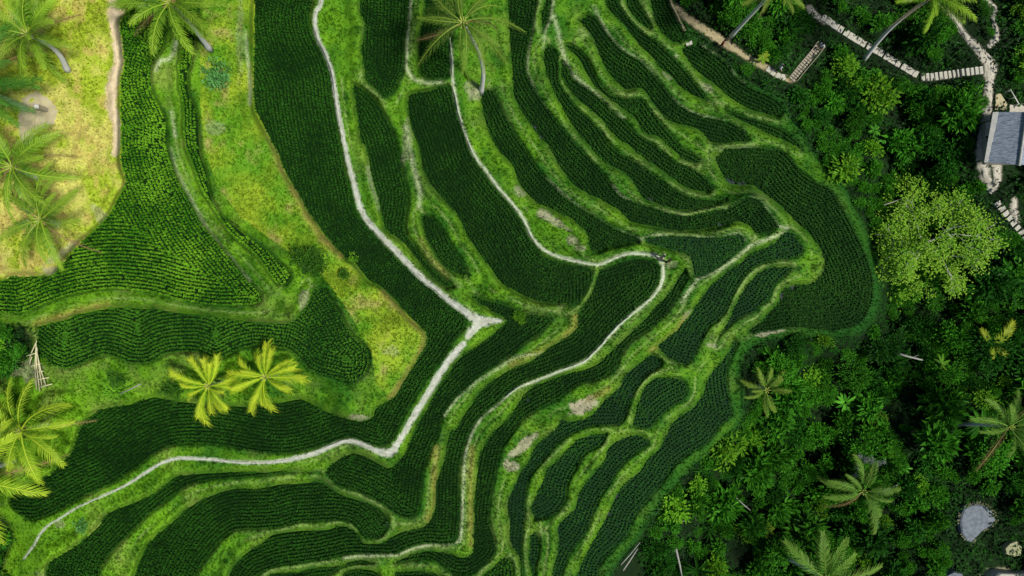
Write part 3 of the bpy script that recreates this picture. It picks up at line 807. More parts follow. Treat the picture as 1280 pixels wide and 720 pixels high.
# ------------------------------------------------------------------ footpaths
M['white'] = solid_mat('trodden pale clay path', (.27, .29, .21), (.56, .58, .51), 2.2, .9, .1, .5, .04, detail=9)
M['pale'] = solid_mat('trodden grassy clay path', (.22, .30, .13), (.58, .61, .50), 3.2, .9, .1, .5, .04, detail=9)
M['sand'] = solid_mat('sandy dirt path', (.50, .39, .23), (.74, .61, .41), 4, .95, .1, .5, .04)
M['dirt'] = solid_mat('brown dirt path', (.28, .23, .12), (.42, .37, .22), 4, .95, .1, .5, .04)
M['concrete'] = solid_mat('weathered concrete path', (.36, .33, .26), (.56, .53, .44), 3, .9, .15, .3, .02)
for (nm, kind, P) in PATHC:
    P = resample(P, 2.0)
    T = np.gradient(P[:, :2], axis=0); T /= np.maximum(np.linalg.norm(T, axis=1, keepdims=True), 1e-6)
    Nn = np.c_[-T[:, 1], T[:, 0]]
    cross = np.linspace(-.5, .5, 7)
    s = np.arange(len(P)) * 2.0
    wl = P[:, 2] * (.60 if kind in ('white', 'pale') else .74) * (1 + 1.1 * (vnoise(s, s * 0 + P[0, 0], 7, 41) - .5)); wr = P[:, 2] * (.60 if kind in ('white', 'pale') else .74) * (1 + 1.1 * (vnoise(s, s * 0 + P[0, 0] + 99, 7, 43) - .5))
    w = np.where(cross[None] < 0, wl[:, None], wr[:, None]) * cross[None]
    X = P[:, None, 0] + Nn[:, None, 0] * w; Y = P[:, None, 1] + Nn[:, None, 1] * w
    z = zat(X.ravel(), Y.ravel()).reshape(X.shape)
    z = z + .045 - .06 * (abs(cross[None]) > .45) + .02 * (abs(cross[None]) < .3)
    V = wpts(X.ravel(), Y.ravel(), z.ravel())
    n, mC = X.shape
    ii = np.arange(n * mC).reshape(n, mC)
    q = np.stack([ii[:-1, :-1], ii[:-1, 1:], ii[1:, 1:], ii[1:, :-1]], -1).reshape(-1, 4)
    o = mesh_np(nm, V, q.ravel(), np.full(len(q), 4), M[kind], smooth_shade=True)
    if o.data.polygons[0].normal.z < 0: o.data.flip_normals()
    tag(o, kind='structure')
# packed-earth yard on the plateau
yd = catmull([(24,128),(36,118),(48,113),(60,122),(71,134),(72,146),(66,156),(52,162),(44,170),(38,182),(27,180),(22,160)], True, 3)
ctr = np.array([[46, 145]])
rings = np.vstack([ctr + (yd - ctr) * f for f in (.02, .3, .6, .85, 1.0)])
zz = zat(rings[:, 0], rings[:, 1]) + .04; zz[-len(yd):] -= .05
V = wpts(rings[:, 0], rings[:, 1], zz); n = len(yd)
ii = np.arange(5 * n).reshape(5, n); r2 = np.roll(ii, -1, 1)
q = np.stack([ii[:-1], ii[1:], r2[1:], r2[:-1]], -1).reshape(-1, 4)
M['yard'] = solid_mat('packed tan earth', (.40, .35, .20), (.50, .45, .28), 2, .95, .1, .3, .03)
yo = mesh_np('dirt_yard', V, q.ravel(), np.full(len(q), 4), M['yard'], smooth_shade=True)
if yo.data.polygons[5].normal.z < 0: yo.data.flip_normals()
tag(yo, kind='structure')

# ------------------------------------------------------------------ grass on banks and meadows (one mass nobody could count)
n = 150000
gx = RNG.uniform(-30, 1310, n); gy = RNG.uniform(-30, 750, n)
gsd, gsz, _ = near_paddy(np.c_[gx, gy], 12)
gj = bil(JG, gx, gy)
keep = (gsd > .6) & (RNG.random(n) > gj * .9)
gx, gy, gsd, gsz = gx[keep], gy[keep], gsd[keep], gsz[keep]
pm = np.zeros(len(gx), bool)
for (_, _, P) in PATHC:
    m = np.where((gx > P[:, 0].min() - 9) & (gx < P[:, 0].max() + 9) & (gy > P[:, 1].min() - 9) & (gy < P[:, 1].max() + 9))[0]
    if not len(m): continue
    d, a, t = seg_dist(np.c_[gx, gy][m], P[:-1, :2], P[1:, :2])
    wd = P[a, 2]
    pm[m] |= d < wd * .30 + RNG.normal(0, .7, len(m))
pm |= inside(np.c_[gx, gy], yd)
gx, gy, gsd, gsz = gx[~pm], gy[~pm], gsd[~pm], gsz[~pm]
gz = heights(gx, gy, gsd, gsz)
G = wpts(gx, gy, gz - .01)
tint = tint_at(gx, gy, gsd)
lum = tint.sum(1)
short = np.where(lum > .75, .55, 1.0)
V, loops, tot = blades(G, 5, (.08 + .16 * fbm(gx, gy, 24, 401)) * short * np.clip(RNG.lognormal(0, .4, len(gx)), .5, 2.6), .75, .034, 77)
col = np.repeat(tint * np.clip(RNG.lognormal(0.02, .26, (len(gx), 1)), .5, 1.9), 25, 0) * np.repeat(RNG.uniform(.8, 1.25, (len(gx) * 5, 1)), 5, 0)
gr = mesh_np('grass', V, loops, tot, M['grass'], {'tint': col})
tag(gr, 'short grass covering the terrace banks and the meadow', 'grass', kind='stuff')


# ------------------------------------------------------------------ plants: building blocks
class MB:
    """collects leaves, tubes and boxes into one mesh"""
    def __init__(self):
        self.v = []; self.f = []; self.var = []

    def add(self, V, F, var=.5):
        b = len(self.v)
        self.v += [tuple(x) for x in V]
        self.f += [tuple(b + i for i in f) for f in F]
        self.var += list(var) if hasattr(var, '__len__') else [var] * len(V)

    def mesh(self, name, mat, smooth_shade=False):
        me = bpy.data.meshes.new(name)
        me.from_pydata(self.v, [], self.f)
        a = me.attributes.new('var', 'FLOAT', 'POINT'); a.data.foreach_set('value', np.array(self.var, np.float32))
        for m in (mat if isinstance(mat, (list, tuple)) else [mat]): me.materials.append(m)
        if smooth_shade: me.polygons.foreach_set('use_smooth', [True] * len(me.polygons))
        me.update()
        return me

    def leaf(self, base, d, up, L, W, var, fold=.18, droop=.15):
        d = d.normalized(); s = d.cross(up)
        if s.length < 1e-4: s = d.cross(Vector((1, 0, 0)))
        s.normalize(); n = s.cross(d)
        m = base + d * L * .45 + n * (.04 * L)
        t = base + d * L - n * droop * L
        self.add([base, m + s * W * .5 + n * fold * W, t, m - s * W * .5 + n * fold * W], [(0, 1, 2), (0, 2, 3)], var)

    def strip_leaf(self, base, d, L, W, var, rise=.5, arch=1.0, segs=6, fold=.15):
        """a long blade (banana, ginger) that rises, arches over and droops"""
        d = Vector((d[0], d[1], 0)).normalized(); s = Vector((-d.y, d.x, 0))
        V = []; F = []
        for i in range(segs + 1):
            t = i / segs
            p = base + d * (L * t * (1 - .12 * t)) + Vector((0, 0, L * (rise * t - arch * .55 * t * t)))
            w = W * (.12 + .88 * math.sin(math.pi * min(1, .08 + .9 * t)) ** .7) * (0.02 if i == segs else 1) * (.25 if i == 0 else 1)
            V += [p - s * w * .5 + Vector((0, 0, fold * w)), p, p + s * w * .5 + Vector((0, 0, fold * w))]
            if i:
                b = 3 * (i - 1)
                F += [(b, b + 1, b + 4, b + 3), (b + 1, b + 2, b + 5, b + 4)]
        self.add(V, F, var)

    def tube(self, pts, radii, seg=7, var=.5, cap=True):
        pts = [Vector(p) for p in pts]
        V = []; F = []
        ref = Vector((.3, .9, .2)).normalized()
        for i, p in enumerate(pts):
            t = (pts[min(i + 1, len(pts) - 1)] - pts[max(i - 1, 0)]).normalized()
            a = t.cross(ref)
            if a.length < .05: a = t.cross(Vector((1, 0, 0)))
            a.normalize(); b = t.cross(a)
            for k in range(seg):
                an = 2 * math.pi * k / seg
                V.append(p + (a * math.cos(an) + b * math.sin(an)) * radii[i])
        for i in range(len(pts) - 1):
            for k in range(seg):
                k2 = (k + 1) % seg
                F.append((i * seg + k, i * seg + k2, (i + 1) * seg + k2, (i + 1) * seg + k))
        if cap:
            F.append(tuple(range(seg))[::-1]); F.append(tuple((len(pts) - 1) * seg + k for k in range(seg)))
        self.add(V, F, var)

    def box(self, c, sx, sy, sz, rz=0.0, var=.5, bev=.0):
        c = Vector(c); cs, sn = math.cos(rz), math.sin(rz)
        V = []
        for z in (-sz / 2, sz / 2):
            f = 1 - (bev if z > 0 else 0)
            for x, y in ((-sx / 2, -sy / 2), (sx / 2, -sy / 2), (sx / 2, sy / 2), (-sx / 2, sy / 2)):
                x *= f; y *= f
                V.append(c + Vector((x * cs - y * sn, x * sn + y * cs, z)))
        self.add(V, [(3, 2, 1, 0), (4, 5, 6, 7), (0, 1, 5, 4), (1, 2, 6, 5), (2, 3, 7, 6), (3, 0, 4, 7)], var)

    def hull_slab(self, outline, z0, z1, var=.5, shrink=.92):
        """a stone: outline (x, y) between z0 and z1, top edge eased inwards"""
        n = len(outline); c = sum((Vector((x, y, 0)) for x, y in outline), Vector()) / n
        V = [Vector((x, y, z0)) for x, y in outline]
        V += [Vector((x, y, z1 - .25 * (z1 - z0))) for x, y in outline]
        V += [c + (Vector((x, y, 0)) - c) * shrink + Vector((0, 0, z1)) for x, y in outline]
        F = [tuple(range(n))[::-1], tuple(range(2 * n, 3 * n))]
        for l in (0, n):
            F += [(l + i, l + (i + 1) % n, l + n + (i + 1) % n, l + n + i) for i in range(n)]
        self.add(V, F, var)


R = random.Random(11)


def rv(a, b): return R.uniform(a, b)


def dome_dir(lowest=-.1):
    while True:
        v = Vector((R.gauss(0, 1), R.gauss(0, 1), R.gauss(0, 1))).normalized()
        if v.z > lowest: return v


def crown(nclump, per, rad, height, L, W, spread=.32, flat=.25, skew=0):
    """an uneven crown: leaf clumps through a lopsided dome, leaves facing outward and up"""
    mb = MB()
    lob = [(Vector((rv(-.5, .5), rv(-.5, .5), rv(-.1, .35))) * rad, rv(.45, .8)) for _ in range(5)]
    for c in range(nclump):
        lc, lr = R.choice(lob)
        d = dome_dir(-.2)
        r = rad * lr * rv(.35, 1.0)
        p = lc + Vector((d.x * r, d.y * r, d.z * r * height / rad))
        cv = rv(0, 1)
        cs = spread * rad * rv(.6, 1.3)
        for k in range(per):
            o = Vector((R.gauss(0, 1), R.gauss(0, 1), R.gauss(0, .6))) * cs * .45
            dd = (o.normalized() * .8 + d * .5 + Vector((rv(-.5, .5), rv(-.5, .5), rv(-.15, .35))))
            dd.z *= (1 - flat)
            if dd.length < .1: continue
            up = (Vector((0, 0, 1)) + Vector((rv(-.5, .5), rv(-.5, .5), 0))).normalized()
            mb.leaf(p + o, dd, up, L * rv(.7, 1.25), W * rv(.75, 1.2), min(1, max(0, cv * .7 + rv(0, .35))))
    return mb


def stems(rad, height, n=4, r0=.05):
    mb = MB()
    for k in range(n):
        a = rv(0, 6.28); e = Vector((math.cos(a) * rad * rv(.2, .6), math.sin(a) * rad * rv(.2, .6), height * rv(.5, .9)))
        b = Vector((rv(-.08, .08), rv(-.08, .08), -.3))
        mid = (b + e) * .5 + Vector((rv(-.12, .12), rv(-.12, .12), .15))
        mb.tube([b, mid, e], [r0, r0 * .75, r0 * .3], 5, rv(0, 1))
    return mb


M['bark'] = solid_mat('brown bark', (.07, .055, .035), (.16, .13, .09), 8, .9, .1, .5, .02)
M['pale_bark'] = solid_mat('pale grey bark', (.34, .33, .29), (.58, .57, .52), 6, .85, .15, .4, .02)
M['palm_bark'] = solid_mat('ringed palm trunk', (.42, .42, .39), (.68, .68, .64), 5, .85, .15, .5, .03, stretch=(1, 1, 5))
M['lf_dark'] = leaf_mat('dark jungle leaves', (.007, .048, .005), (.034, .165, .013))
M['lf_mid'] = leaf_mat('mid green jungle leaves', (.012, .092, .005), (.092, .350, .021))
M['lf_light'] = leaf_mat('fresh light leaves', (.050, .210, .009), (.220, .470, .028))
M['lf_pale'] = leaf_mat('yellow-green tree leaves', (.110, .330, .014), (.400, .640, .070), obj_var=.1)
M['lf_blue'] = leaf_mat('blue-green bush leaves', (.014, .110, .016), (.200, .500, .140), obj_var=.1)
M['lf_bush'] = leaf_mat('meadow bush leaves', (.020, .100, .010), (.085, .230, .018), obj_var=.1)
M['lf_banana'] = leaf_mat('banana leaves', (.035, .160, .012), (.120, .330, .035), .35, .3)
M['lf_yellow'] = leaf_mat('yellowing leaves', (.130, .280, .015), (.420, .480, .030), .5, .3, obj_var=.15)
M['fl_grey'] = leaf_mat('grey-white flower plumes', (.30, .34, .30), (.62, .66, .62), .7, .2, .1, .1)
M['pf_green'] = leaf_mat('green palm fronds', (.030, .150, .008), (.300, .480, .035), .4, .25, obj_var=.22)
M['pf_lime'] = leaf_mat('yellow-green palm fronds', (.060, .240, .008), (.480, .640, .040), .45, .3, .1, .15)  # yellow-green leaf colour of the lower left palms
M['pf_deep'] = leaf_mat('deep green palm fronds', (.018, .110, .010), (.090, .270, .030), .4, .25, obj_var=.25)
M['pf_yellow'] = leaf_mat('golden palm fronds', (.110, .360, .010), (.700, .800, .050), .5, .35, .08, obj_var=.12)
M['pf_olive'] = leaf_mat('olive palm fronds', (.022, .090, .008), (.230, .350, .045), .5, .25, .1, obj_var=.25)
M['pf_dull'] = leaf_mat('dull palm fronds', (.018, .110, .008), (.190, .340, .050), .5, .25, .1, obj_var=.25)  # dull green leaf colour of the lower jungle palms
M['rachis'] = solid_mat('palm rachis', (.30, .38, .06), (.46, .50, .14), 5, .6, .2, .2, .01)


# ------------------------------------------------------------------ palms
def frond_mesh(name, L, mat, rise=.35, droop=.75, leaflet=.20, n=42, wid=.019, plume=False, hang=.35):
    """one pinnate frond along +X, length L, base at the origin"""
    mb = MB()
    pts = []
    bend = rv(-.22, .22)
    for i in range(13):
        t = i / 12
        pts.append(Vector((L * t * (1 - .10 * t), bend * L * t * t, L * (rise * t - droop * .62 * t ** 2.1))))
    mb.tube(pts, [L * .012 * (1 - .8 * i / 12) + .004 for i in range(13)], 4, .9)
    nr = len(mb.v)
    for i in range(n):
        t = .14 + .86 * (i + .5) / n
        k = t * 12; j = min(11, int(k)); p = pts[j].lerp(pts[j + 1], k - j)
        tan = (pts[j + 1] - pts[j]).normalized()
        side = tan.cross(Vector((0, 0, 1))).normalized(); nrm = side.cross(tan)
        ll = L * leaflet * ((math.sin(math.pi * min(1, .12 + .82 * t)) ** .6) if not plume else (.2 + 1.0 * min(1, t * 1.2)) * (1 - .35 * max(0, t - .75) / .25)) * (rv(.75, 1.15) if not plume else rv(.45, 1.3))
        for s in (-1, 1):
            fw = .55 if not plume else .75
            d = (side * s * (1 - .35 * t) + tan * (fw + .5 * t) + nrm * rv(-.05, .2) + Vector((rv(-.1, .1), rv(-.1, .1), rv(-.1, .1)))).normalized()
            m_ = p + d * ll * .55
            e = p + d * ll + Vector((0, 0, -ll * hang * rv(.6, 1.5)))
            w = tan * wid * L * .5
            v = min(1, max(0, .15 + .75 * t + rv(-.25, .25)))
            mb.add([p - w * .6, p + w * .6, m_ + w, e, m_ - w], [(0, 1, 2, 4), (4, 2, 3)], v)
    return mb.mesh(name, mat)


def palm(base_px, crown_px, h, rad_px, n, kind, label, bulge=(0, 0), az0=0.0, spread=None, rise=(.05, .9), r0=.17, group='coconut palms', leaflet=.2, plume=False, nuts=True, droop=.75, wid=.019, dirs=None, hang=.35):
    b = spot(*base_px)
    c = world(crown_px[0], crown_px[1], b.z + h)
    root = empty('palm_tree', b, label, 'palm tree', group)
    rel = c - b
    bl = Vector((bulge[0], bulge[1], 0))
    pts = []; rad = []
    for i in range(15):
        t = i / 14
        p = rel * t + bl * math.sin(math.pi * t) + Vector((0, 0, -.15 if i == 0 else 0))
        pts.append(p); rad.append(r0 * (1.25 - .6 * t + .35 * max(0, .12 - t) / .12) * (1 + .05 * (i % 2)))
    tb = MB(); tb.tube(pts, rad, 9)
    link_mesh('trunk', tb.mesh('trunk', M['palm_bark'], True), root)
    L = rad_px * mpp(c.z)
    ms = [frond_mesh('frond', 1.0, M[kind], n=(40 if not plume else 74), rise=rv(.15, .4), droop=droop * rv(.8, 1.2), leaflet=leaflet * rv(.9, 1.15), wid=wid, plume=plume, hang=hang) for _ in range(5)]
    dead = None
    if nuts:
        M.setdefault('pf_dead', leaf_mat('dead brown fronds', (.13, .085, .03), (.30, .21, .09), .7, .15, .05, .2))
        dead = frond_mesh('frond', 1.0, M['pf_dead'], n=24, rise=.1, droop=1.1, leaflet=leaflet * .7, wid=.012, hang=.8)
    for k in range(n):
        o = link_mesh('frond', dead if dead and k in (0, 4) else ms[k % 5], root)
        t = k / n
        if dirs:
            a, fl, el = dirs[k % len(dirs)]
            a = math.radians(a); el = el
            s = L * fl
        else:
            a = az0 + k * 2.39996 + rv(-.25, .25)
            el = rise[0] + (rise[1] - rise[0]) * (t ** 1.2) + rv(-.08, .08)
            s = L * (rv(.82, 1.12) if not plume else rv(.75, 1.15)) * (1 if t < .8 else .75)
        o.location = rel + Vector((math.cos(a), math.sin(a), 0)) * r0 * .5 + Vector((0, 0, .1 * t))
        o.rotation_euler = (rv(-.6, .6), -el, a)
        o.scale = (s, s, s)
    # spear leaf bases at the heart of the crown
    hb = MB()
    for k in range(6):
        a = k * 1.05; hb.tube([Vector((0, 0, -.25)), Vector((math.cos(a) * .12, math.sin(a) * .12, .25)), Vector((math.cos(a) * .3, math.sin(a) * .3, .45))], [.07, .05, .02], 5)
    o = link_mesh('crown_heart', hb.mesh('crown_heart', M['rachis'], True), root); o.location = rel
    if nuts:
        M.setdefault('nut', solid_mat('green coconut', (.16, .18, .03), (.30, .26, .06), 4, .5, .3, .1, .01))
        for k in range(5):
            a = k * 1.3 + 1; nb = MB()
            P = [Vector((0, 0, -.16 + .32 * i / 5)) for i in range(6)]
            nb.tube(P, [.03, .10, .13, .13, .10, .03], 8)
            o = link_mesh('coconut', nb.mesh('coconut', M['nut'], True), root)
            o.location = rel + Vector((math.cos(a) * .28, math.sin(a) * .28, -.25))
    return root


palm((84,88),(36,44),4.8,66,21,'pf_green','bushy green palm at the upper left corner, pale curved trunk over dry grass',(.45,.25),az0=.3)
palm((31,135),(-22,112),5.2,80,18,'pf_deep','dark green palm at the left edge, white trunk leaning over the dirt yard',(0,.05),az0=1.1)
palm((48,222),(16,209),3.6,74,16,'pf_green','green palm on the plateau below the tan dirt yard at the left edge',az0=.5,rise=(.0,.7))
palm((72,280),(51,274),3.2,70,12,'pf_green','spidery green palm at the plateau rim with one frond reaching over the bright paddy',az0=-.55,rise=(.0,.6),leaflet=.16)
palm((262,62),(212,4),7.2,70,18,'pf_green','palm with yellow-tipped fronds at the top edge, white trunk across the meadow',(.1,.1),az0=.7)
palm((601,116),(578,28),10.5,74,20,'pf_olive','tall green palm with drooping feathery fronds over the paddies at top centre',(.75,-.1),az0=.2,rise=(-.3,.6),droop=1.15,leaflet=.17,wid=.011)
palm((278,478),(261,482),2.6,43,19,'pf_yellow','golden yellow palm, left of the close pair above the dark paddy',az0=.4,r0=.12,leaflet=.24,plume=True,nuts=False,rise=(-.05,.7),group='golden palms',wid=.013,droop=.6,hang=.4)
palm((347,470),(332,471),2.8,46,20,'pf_yellow','golden yellow palm, right of the close pair above the dark paddy',az0=1.3,r0=.12,leaflet=.24,plume=True,nuts=False,rise=(-.15,.7),group='golden palms',wid=.013,droop=.7,hang=.4)
palm((58,530),(26,538),3.6,68,16,'pf_lime','yellow-green palm in the lower left corner reaching over the dark paddy',az0=.05,rise=(0,.6))
palm((18,575),(-36,596),5.0,88,14,'pf_lime','palm off the left edge with one long yellow frond reaching over the dark paddy',az0=.15,rise=(0,.5))
palm((912,47),(972,-16),10.5,46,14,'pf_olive','palm at the top edge, thin pale trunk rising beside the dirt path',(.1,.15),az0=.9)
palm((1079,76),(1166,-4),11.5,55,15,'pf_green','palm at the top right with a long pale trunk leaning over the stone steps',(-.25,.45),az0=.3)
palm((1196,530),(1261,533),7.2,60,13,'pf_dull','palm at the right edge with a horizontal-looking pale trunk and greyish fronds',(0,.06),az0=.6)
palm((967,688),(1033,724),8.6,66,14,'pf_dull','palm at the bottom edge with a pale trunk and broad feathered fronds',(.15,-.1),az0=.2)
palm((1066,598),(1078,614),3.4,50,12,'pf_dull','olive palm below the grey-white flower plumes in the jungle',az0=.8,rise=(-.1,.6))
palm((946,482),(957,487),3.0,34,10,'pf_olive','small yellowish palm at the right edge of the lowest rice strip',az0=.4,nuts=False,rise=(-.1,.7))

# ------------------------------------------------------------------ bushes and the pale-leaved tree
def bush(px, py, rad_px, mat, label, cat='bush', name='bush', n=60, per=14, L=.22, W=.12, hgt=.7, group=None):
    b = spot(px, py); r = rad_px * mpp(b.z)
    root = empty(name, b, label, cat, group)
    me = crown(n, per, r, r * hgt, L, W).mesh('crown', M[mat])
    o = link_mesh('crown', me, root); o.location.z = r * hgt * .55
    link_mesh('stem', stems(r, r * hgt, 5).mesh('stem', M['bark'], True), root)
    return root


bush(276,95,18,'lf_blue','round blue-green bush alone on the bright meadow',n=46,per=14,L=.22,W=.12,hgt=1.0)
bush(392,330,21,'lf_bush','dark green bush on the meadow beside the end of the thin rice strip',n=80,per=14)
bush(432,345,9,'lf_bush','little light bush on the meadow rim, right of the dark green bush',n=24,per=12,L=.16,W=.08)
bush(352,384,8,'lf_light','little pale bush on the rounded bank tip above the mid green paddy',n=20,per=12,L=.16,W=.08)
bush(442,325,7,'lf_light','small yellowish shrub on the meadow rim over the largest dark paddy',n=20,per=10,L=.16,W=.08)
bush(648,395,8,'lf_light','leafy green shrub at the narrow start of the hook-shaped paddy',n=24,per=12,L=.2,W=.10)
bush(140,492,14,'lf_light','straggly yellow-green shrub with a pale leaning branch on the lower left bank',n=22,per=10,L=.22,W=.12,hgt=.5)
bush(150,472,13,'lf_bush','low dark green bush on the bank under the mid green paddy',n=50,per=12,L=.2,W=.1,hgt=.45)
bush(215,485,14,'lf_bush','low green bush to the left of the golden palms',n=36,per=12,L=.2,W=.1,hgt=.4)
bush(12,450,17,'lf_mid','shaded green shrub at the left edge beside the bamboo frame',n=50,per=12,L=.3,W=.13)
bush(8,418,14,'lf_dark','dark shrub at the left edge under the yellowish bank',n=40,per=12,L=.34,W=.12)
bush(160,6,10,'lf_light','pale shrub at the top end of the sandy path',n=28,per=10,L=.2,W=.1)
bush(100,662,12,'lf_blue','bluish low shrub on the bank under the thin path in the lower left',n=26,per=9,L=.14,W=.08,hgt=.3)
bush(8,668,14,'lf_mid','leafy shrub at the lower left edge below the path end',n=36,per=12,L=.34,W=.12)


def pale_tree():
    b = spot(1138, 318); b.z -= .1
    root = empty('tree', b, 'large round yellow-green tree with pale bare branches showing through its sparse crown', 'tree')
    tops = []
    lb = MB()
    def branch(p, d, L, r, lev, out):
        q = p + d * L * .5 + Vector((rv(-.1, .1), rv(-.1, .1), rv(-.05, .1))) * L
        e = p + d * L
        out.tube([p, q, e], [r, r * .8, r * .55], 6, rv(0, 1), cap=False)
        if lev >= 2: tops.append((e, d)); tops.append((q, d))
        if lev == 4: return
        for k in range(3 if lev < 3 else 2):
            nd = (d + Vector((R.gauss(0, .55), R.gauss(0, .55), R.gauss(.0, .25)))).normalized()
            nd.z = max(nd.z, -.05)
            branch(e, nd, L * rv(.6, .8), r * .55, lev + 1, out)
    top = world(1160, 302, b.z + 4.4) - b
    tr = MB(); tr.tube([Vector((0, 0, -.2)), top * .5 + Vector((.1, -.1, 0)), top], [.28, .22, .17], 9, .5)
    link_mesh('trunk', tr.mesh('trunk', M['pale_bark'], True), root)
    for k in range(6):
        a = (.35, .62, 2.1, 3.3, 3.75, 5.2)[k]
        ob = MB()
        branch(top - Vector((0, 0, .45 * (k % 4))), Vector((math.cos(a), math.sin(a), rv(.35, .75))).normalized(), rv(1.9, 2.6), .11, 1, ob)
        link_mesh('branch', ob.mesh('branch', M['pale_bark'], True), root)
    mb = MB()
    for e, d in tops:
        cv = rv(0, 1)
        if rv(0, 1) < .2: continue
        for k in range(20):
            o = Vector((R.gauss(0, .34), R.gauss(0, .34), R.gauss(0, .16)))
            dd = (o.normalized() + Vector((rv(-.5, .5), rv(-.5, .5), rv(-.2, .3))))
            dd.z *= .6
            mb.leaf(e + o, dd, Vector((rv(-.4, .4), rv(-.4, .4), 1)), rv(.17, .32), rv(.09, .17), min(1, .6 * cv + rv(0, .4)))
    # fuller yellow-green skirt of leaf clumps around the crown
    for k in range(330):
        a = rv(0, 6.28); r = 5.4 * math.sqrt(rv(.05, 1)) * (1 + .16 * math.sin(3 * a + .8) + .1 * math.sin(5 * a) + .22 * max(0, math.sin(a)) ** 2)
        if vnoise(np.array([math.cos(a) * r * 10]), np.array([math.sin(a) * r * 10]), 13, 555)[0] < .42: continue
        p = top + Vector((math.cos(a) * r, math.sin(a) * r, 1.3 - .085 * r * r + rv(-.9, .7)))
        cv = rv(0, 1)
        for j in range(20):
            o = Vector((R.gauss(0, .34), R.gauss(0, .34), R.gauss(0, .2)))
            dd = Vector((rv(-1, 1), rv(-1, 1), rv(-.2, .4)))
            mb.leaf(p + o, dd, Vector((rv(-.4, .4), rv(-.4, .4), 1)), rv(.17, .34), rv(.10, .18), min(1, .6 * cv + rv(0, .4)))
    link_mesh('crown', mb.mesh('crown', M['lf_pale']), root)
    return root


pale_tree()

# ------------------------------------------------------------------ the jungle
def banana_mesh(n, L, W):
    mb = MB()
    for k in range(n):
        a = k * 2.4 + rv(-.3, .3)
        mb.strip_leaf(Vector((math.cos(a) * .08, math.sin(a) * .08, L * .45)), (math.cos(a), math.sin(a)), L * rv(.75, 1.15), W * rv(.8, 1.15), rv(0, 1), rise=rv(.25, .75), arch=rv(.7, 1.3))
    return mb


def fern_mesh(n, L):
    mb = MB()
    for k in range(n):
        a = k * 2.4 + rv(-.3, .3)
        mb.strip_leaf(Vector((0, 0, .25)), (math.cos(a), math.sin(a)), L * rv(.7, 1.15), L * .11, rv(0, 1), rise=rv(.4, 1.0), arch=rv(.9, 1.5), fold=.3)
    return mb


KINDS = {}
def kind(key, name, part, mat, variants, stem_h, cat, desc, plural):
    KINDS[key] = dict(name=name, part=part, me=[v.mesh(part, M[mat]) for v in variants], stem=[stems(.8, stem_h, 4, .06).mesh('stem', M['bark'], True) for _ in range(2)], h=stem_h, cat=cat, desc=desc, plural=plural)


kind('dark_fine', 'shrub', 'crown', 'lf_dark', [crown(55, 13, 1.0, .75, .20, .09) for _ in range(4)], 1.0, 'shrub', 'dark small-leaved shrub', 'dark small-leaved shrubs')
kind('dark_broad', 'shrub', 'crown', 'lf_dark', [crown(34, 9, 1.0, .8, .42, .19, .4) for _ in range(3)], 1.1, 'shrub', 'dark broad-leaved shrub', 'dark broad-leaved shrubs')
kind('mid_fine', 'shrub', 'crown', 'lf_mid', [crown(55, 13, 1.0, .75, .19, .09) for _ in range(4)], 1.0, 'shrub', 'green small-leaved shrub', 'green small-leaved shrubs')
kind('mid_broad', 'shrub', 'crown', 'lf_mid', [crown(28, 9, 1.0, .8, .48, .22, .4) for _ in range(3)], 1.2, 'shrub', 'green broad-leaved shrub', 'green broad-leaved shrubs')
kind('light', 'shrub', 'crown', 'lf_light', [crown(40, 12, .9, .7, .24, .11) for _ in range(3)], 1.1, 'shrub', 'bright light-green shrub', 'bright light-green shrubs')
kind('banana', 'banana_plant', 'leaves', 'lf_banana', [banana_mesh(8, 1.5, .42), banana_mesh(7, 1.3, .4)], .8, 'banana plant', 'banana plant with long arching leaves', 'banana plants')
kind('ginger', 'ginger_plant', 'leaves', 'lf_mid', [banana_mesh(16, 1.0, .2), banana_mesh(18, .9, .18)], .6, 'plant', 'clump of narrow arching leaves', 'clumps of narrow arching leaves')
kind('fern', 'fern', 'leaves', 'lf_dark', [fern_mesh(18, 1.1), fern_mesh(14, 1.2)], .4, 'fern', 'dark rosette of fern fronds', 'dark fern rosettes')


def zone(x, y):
    if y < 92: return 'among the stone steps at the top right'
    if y < 205: return 'between the stone steps and the pale-leaved tree'
    if y < 400: return 'around the pale-leaved tree'
    if y < 545 and x < 1130: return 'in the dark gully beside the crescent rice field'
    if y < 560: return 'around the greyish palm at the right edge'
    if x < 960: return 'along the lower jungle edge of the rice'
    return 'around the grey boulder at the bottom right'


keepout = []
for (_, _, P) in PATHC:
    if P[:, 0].max() > 836: keepout.append(P)
KO_PTS = np.array([(x, y, 13) for x, y in ((1147,96),(1160,95),(1172,94),(1185,93),(1197,92),(1210,90),(1220,89),(1030,24),(1040,31),(1050,38),(1060,45),(1070,51),(1082,57),(1092,62),(1104,69),(1116,76),(1128,83),(1138,90),(990,100),(998,90),(1006,80),(1014,70),(1020,62),(1246,255),(1257,268),(1268,282),(1278,292))] + [(1262,170,30),(1262,200,24),(1255,120,16),(1216,655,42),(1262,683,14),(1187,717,14),(1250,717,28),(970,90,9),(900,58,12)] + [(1280,150,30)], float)


def blocked(x, y, r):
    X = np.array([[x, y]])
    for P in keepout:
        d, a, t = seg_dist(X, P[:-1, :2], P[1:, :2])
        if d[0] < P[a[0], 2] * .5 + r: return True
    return bool((np.hypot(KO_PTS[:, 0] - x, KO_PTS[:, 1] - y) < KO_PTS[:, 2] + r - 2).any())


placed = []
tries = 0
cells = {}
def plant_zone_ok(x, y, r):
    for (a, b, c, _) in placed:
        if (a - x) ** 2 + (b - y) ** 2 < (.42 * (r + c)) ** 2: return False
    return True


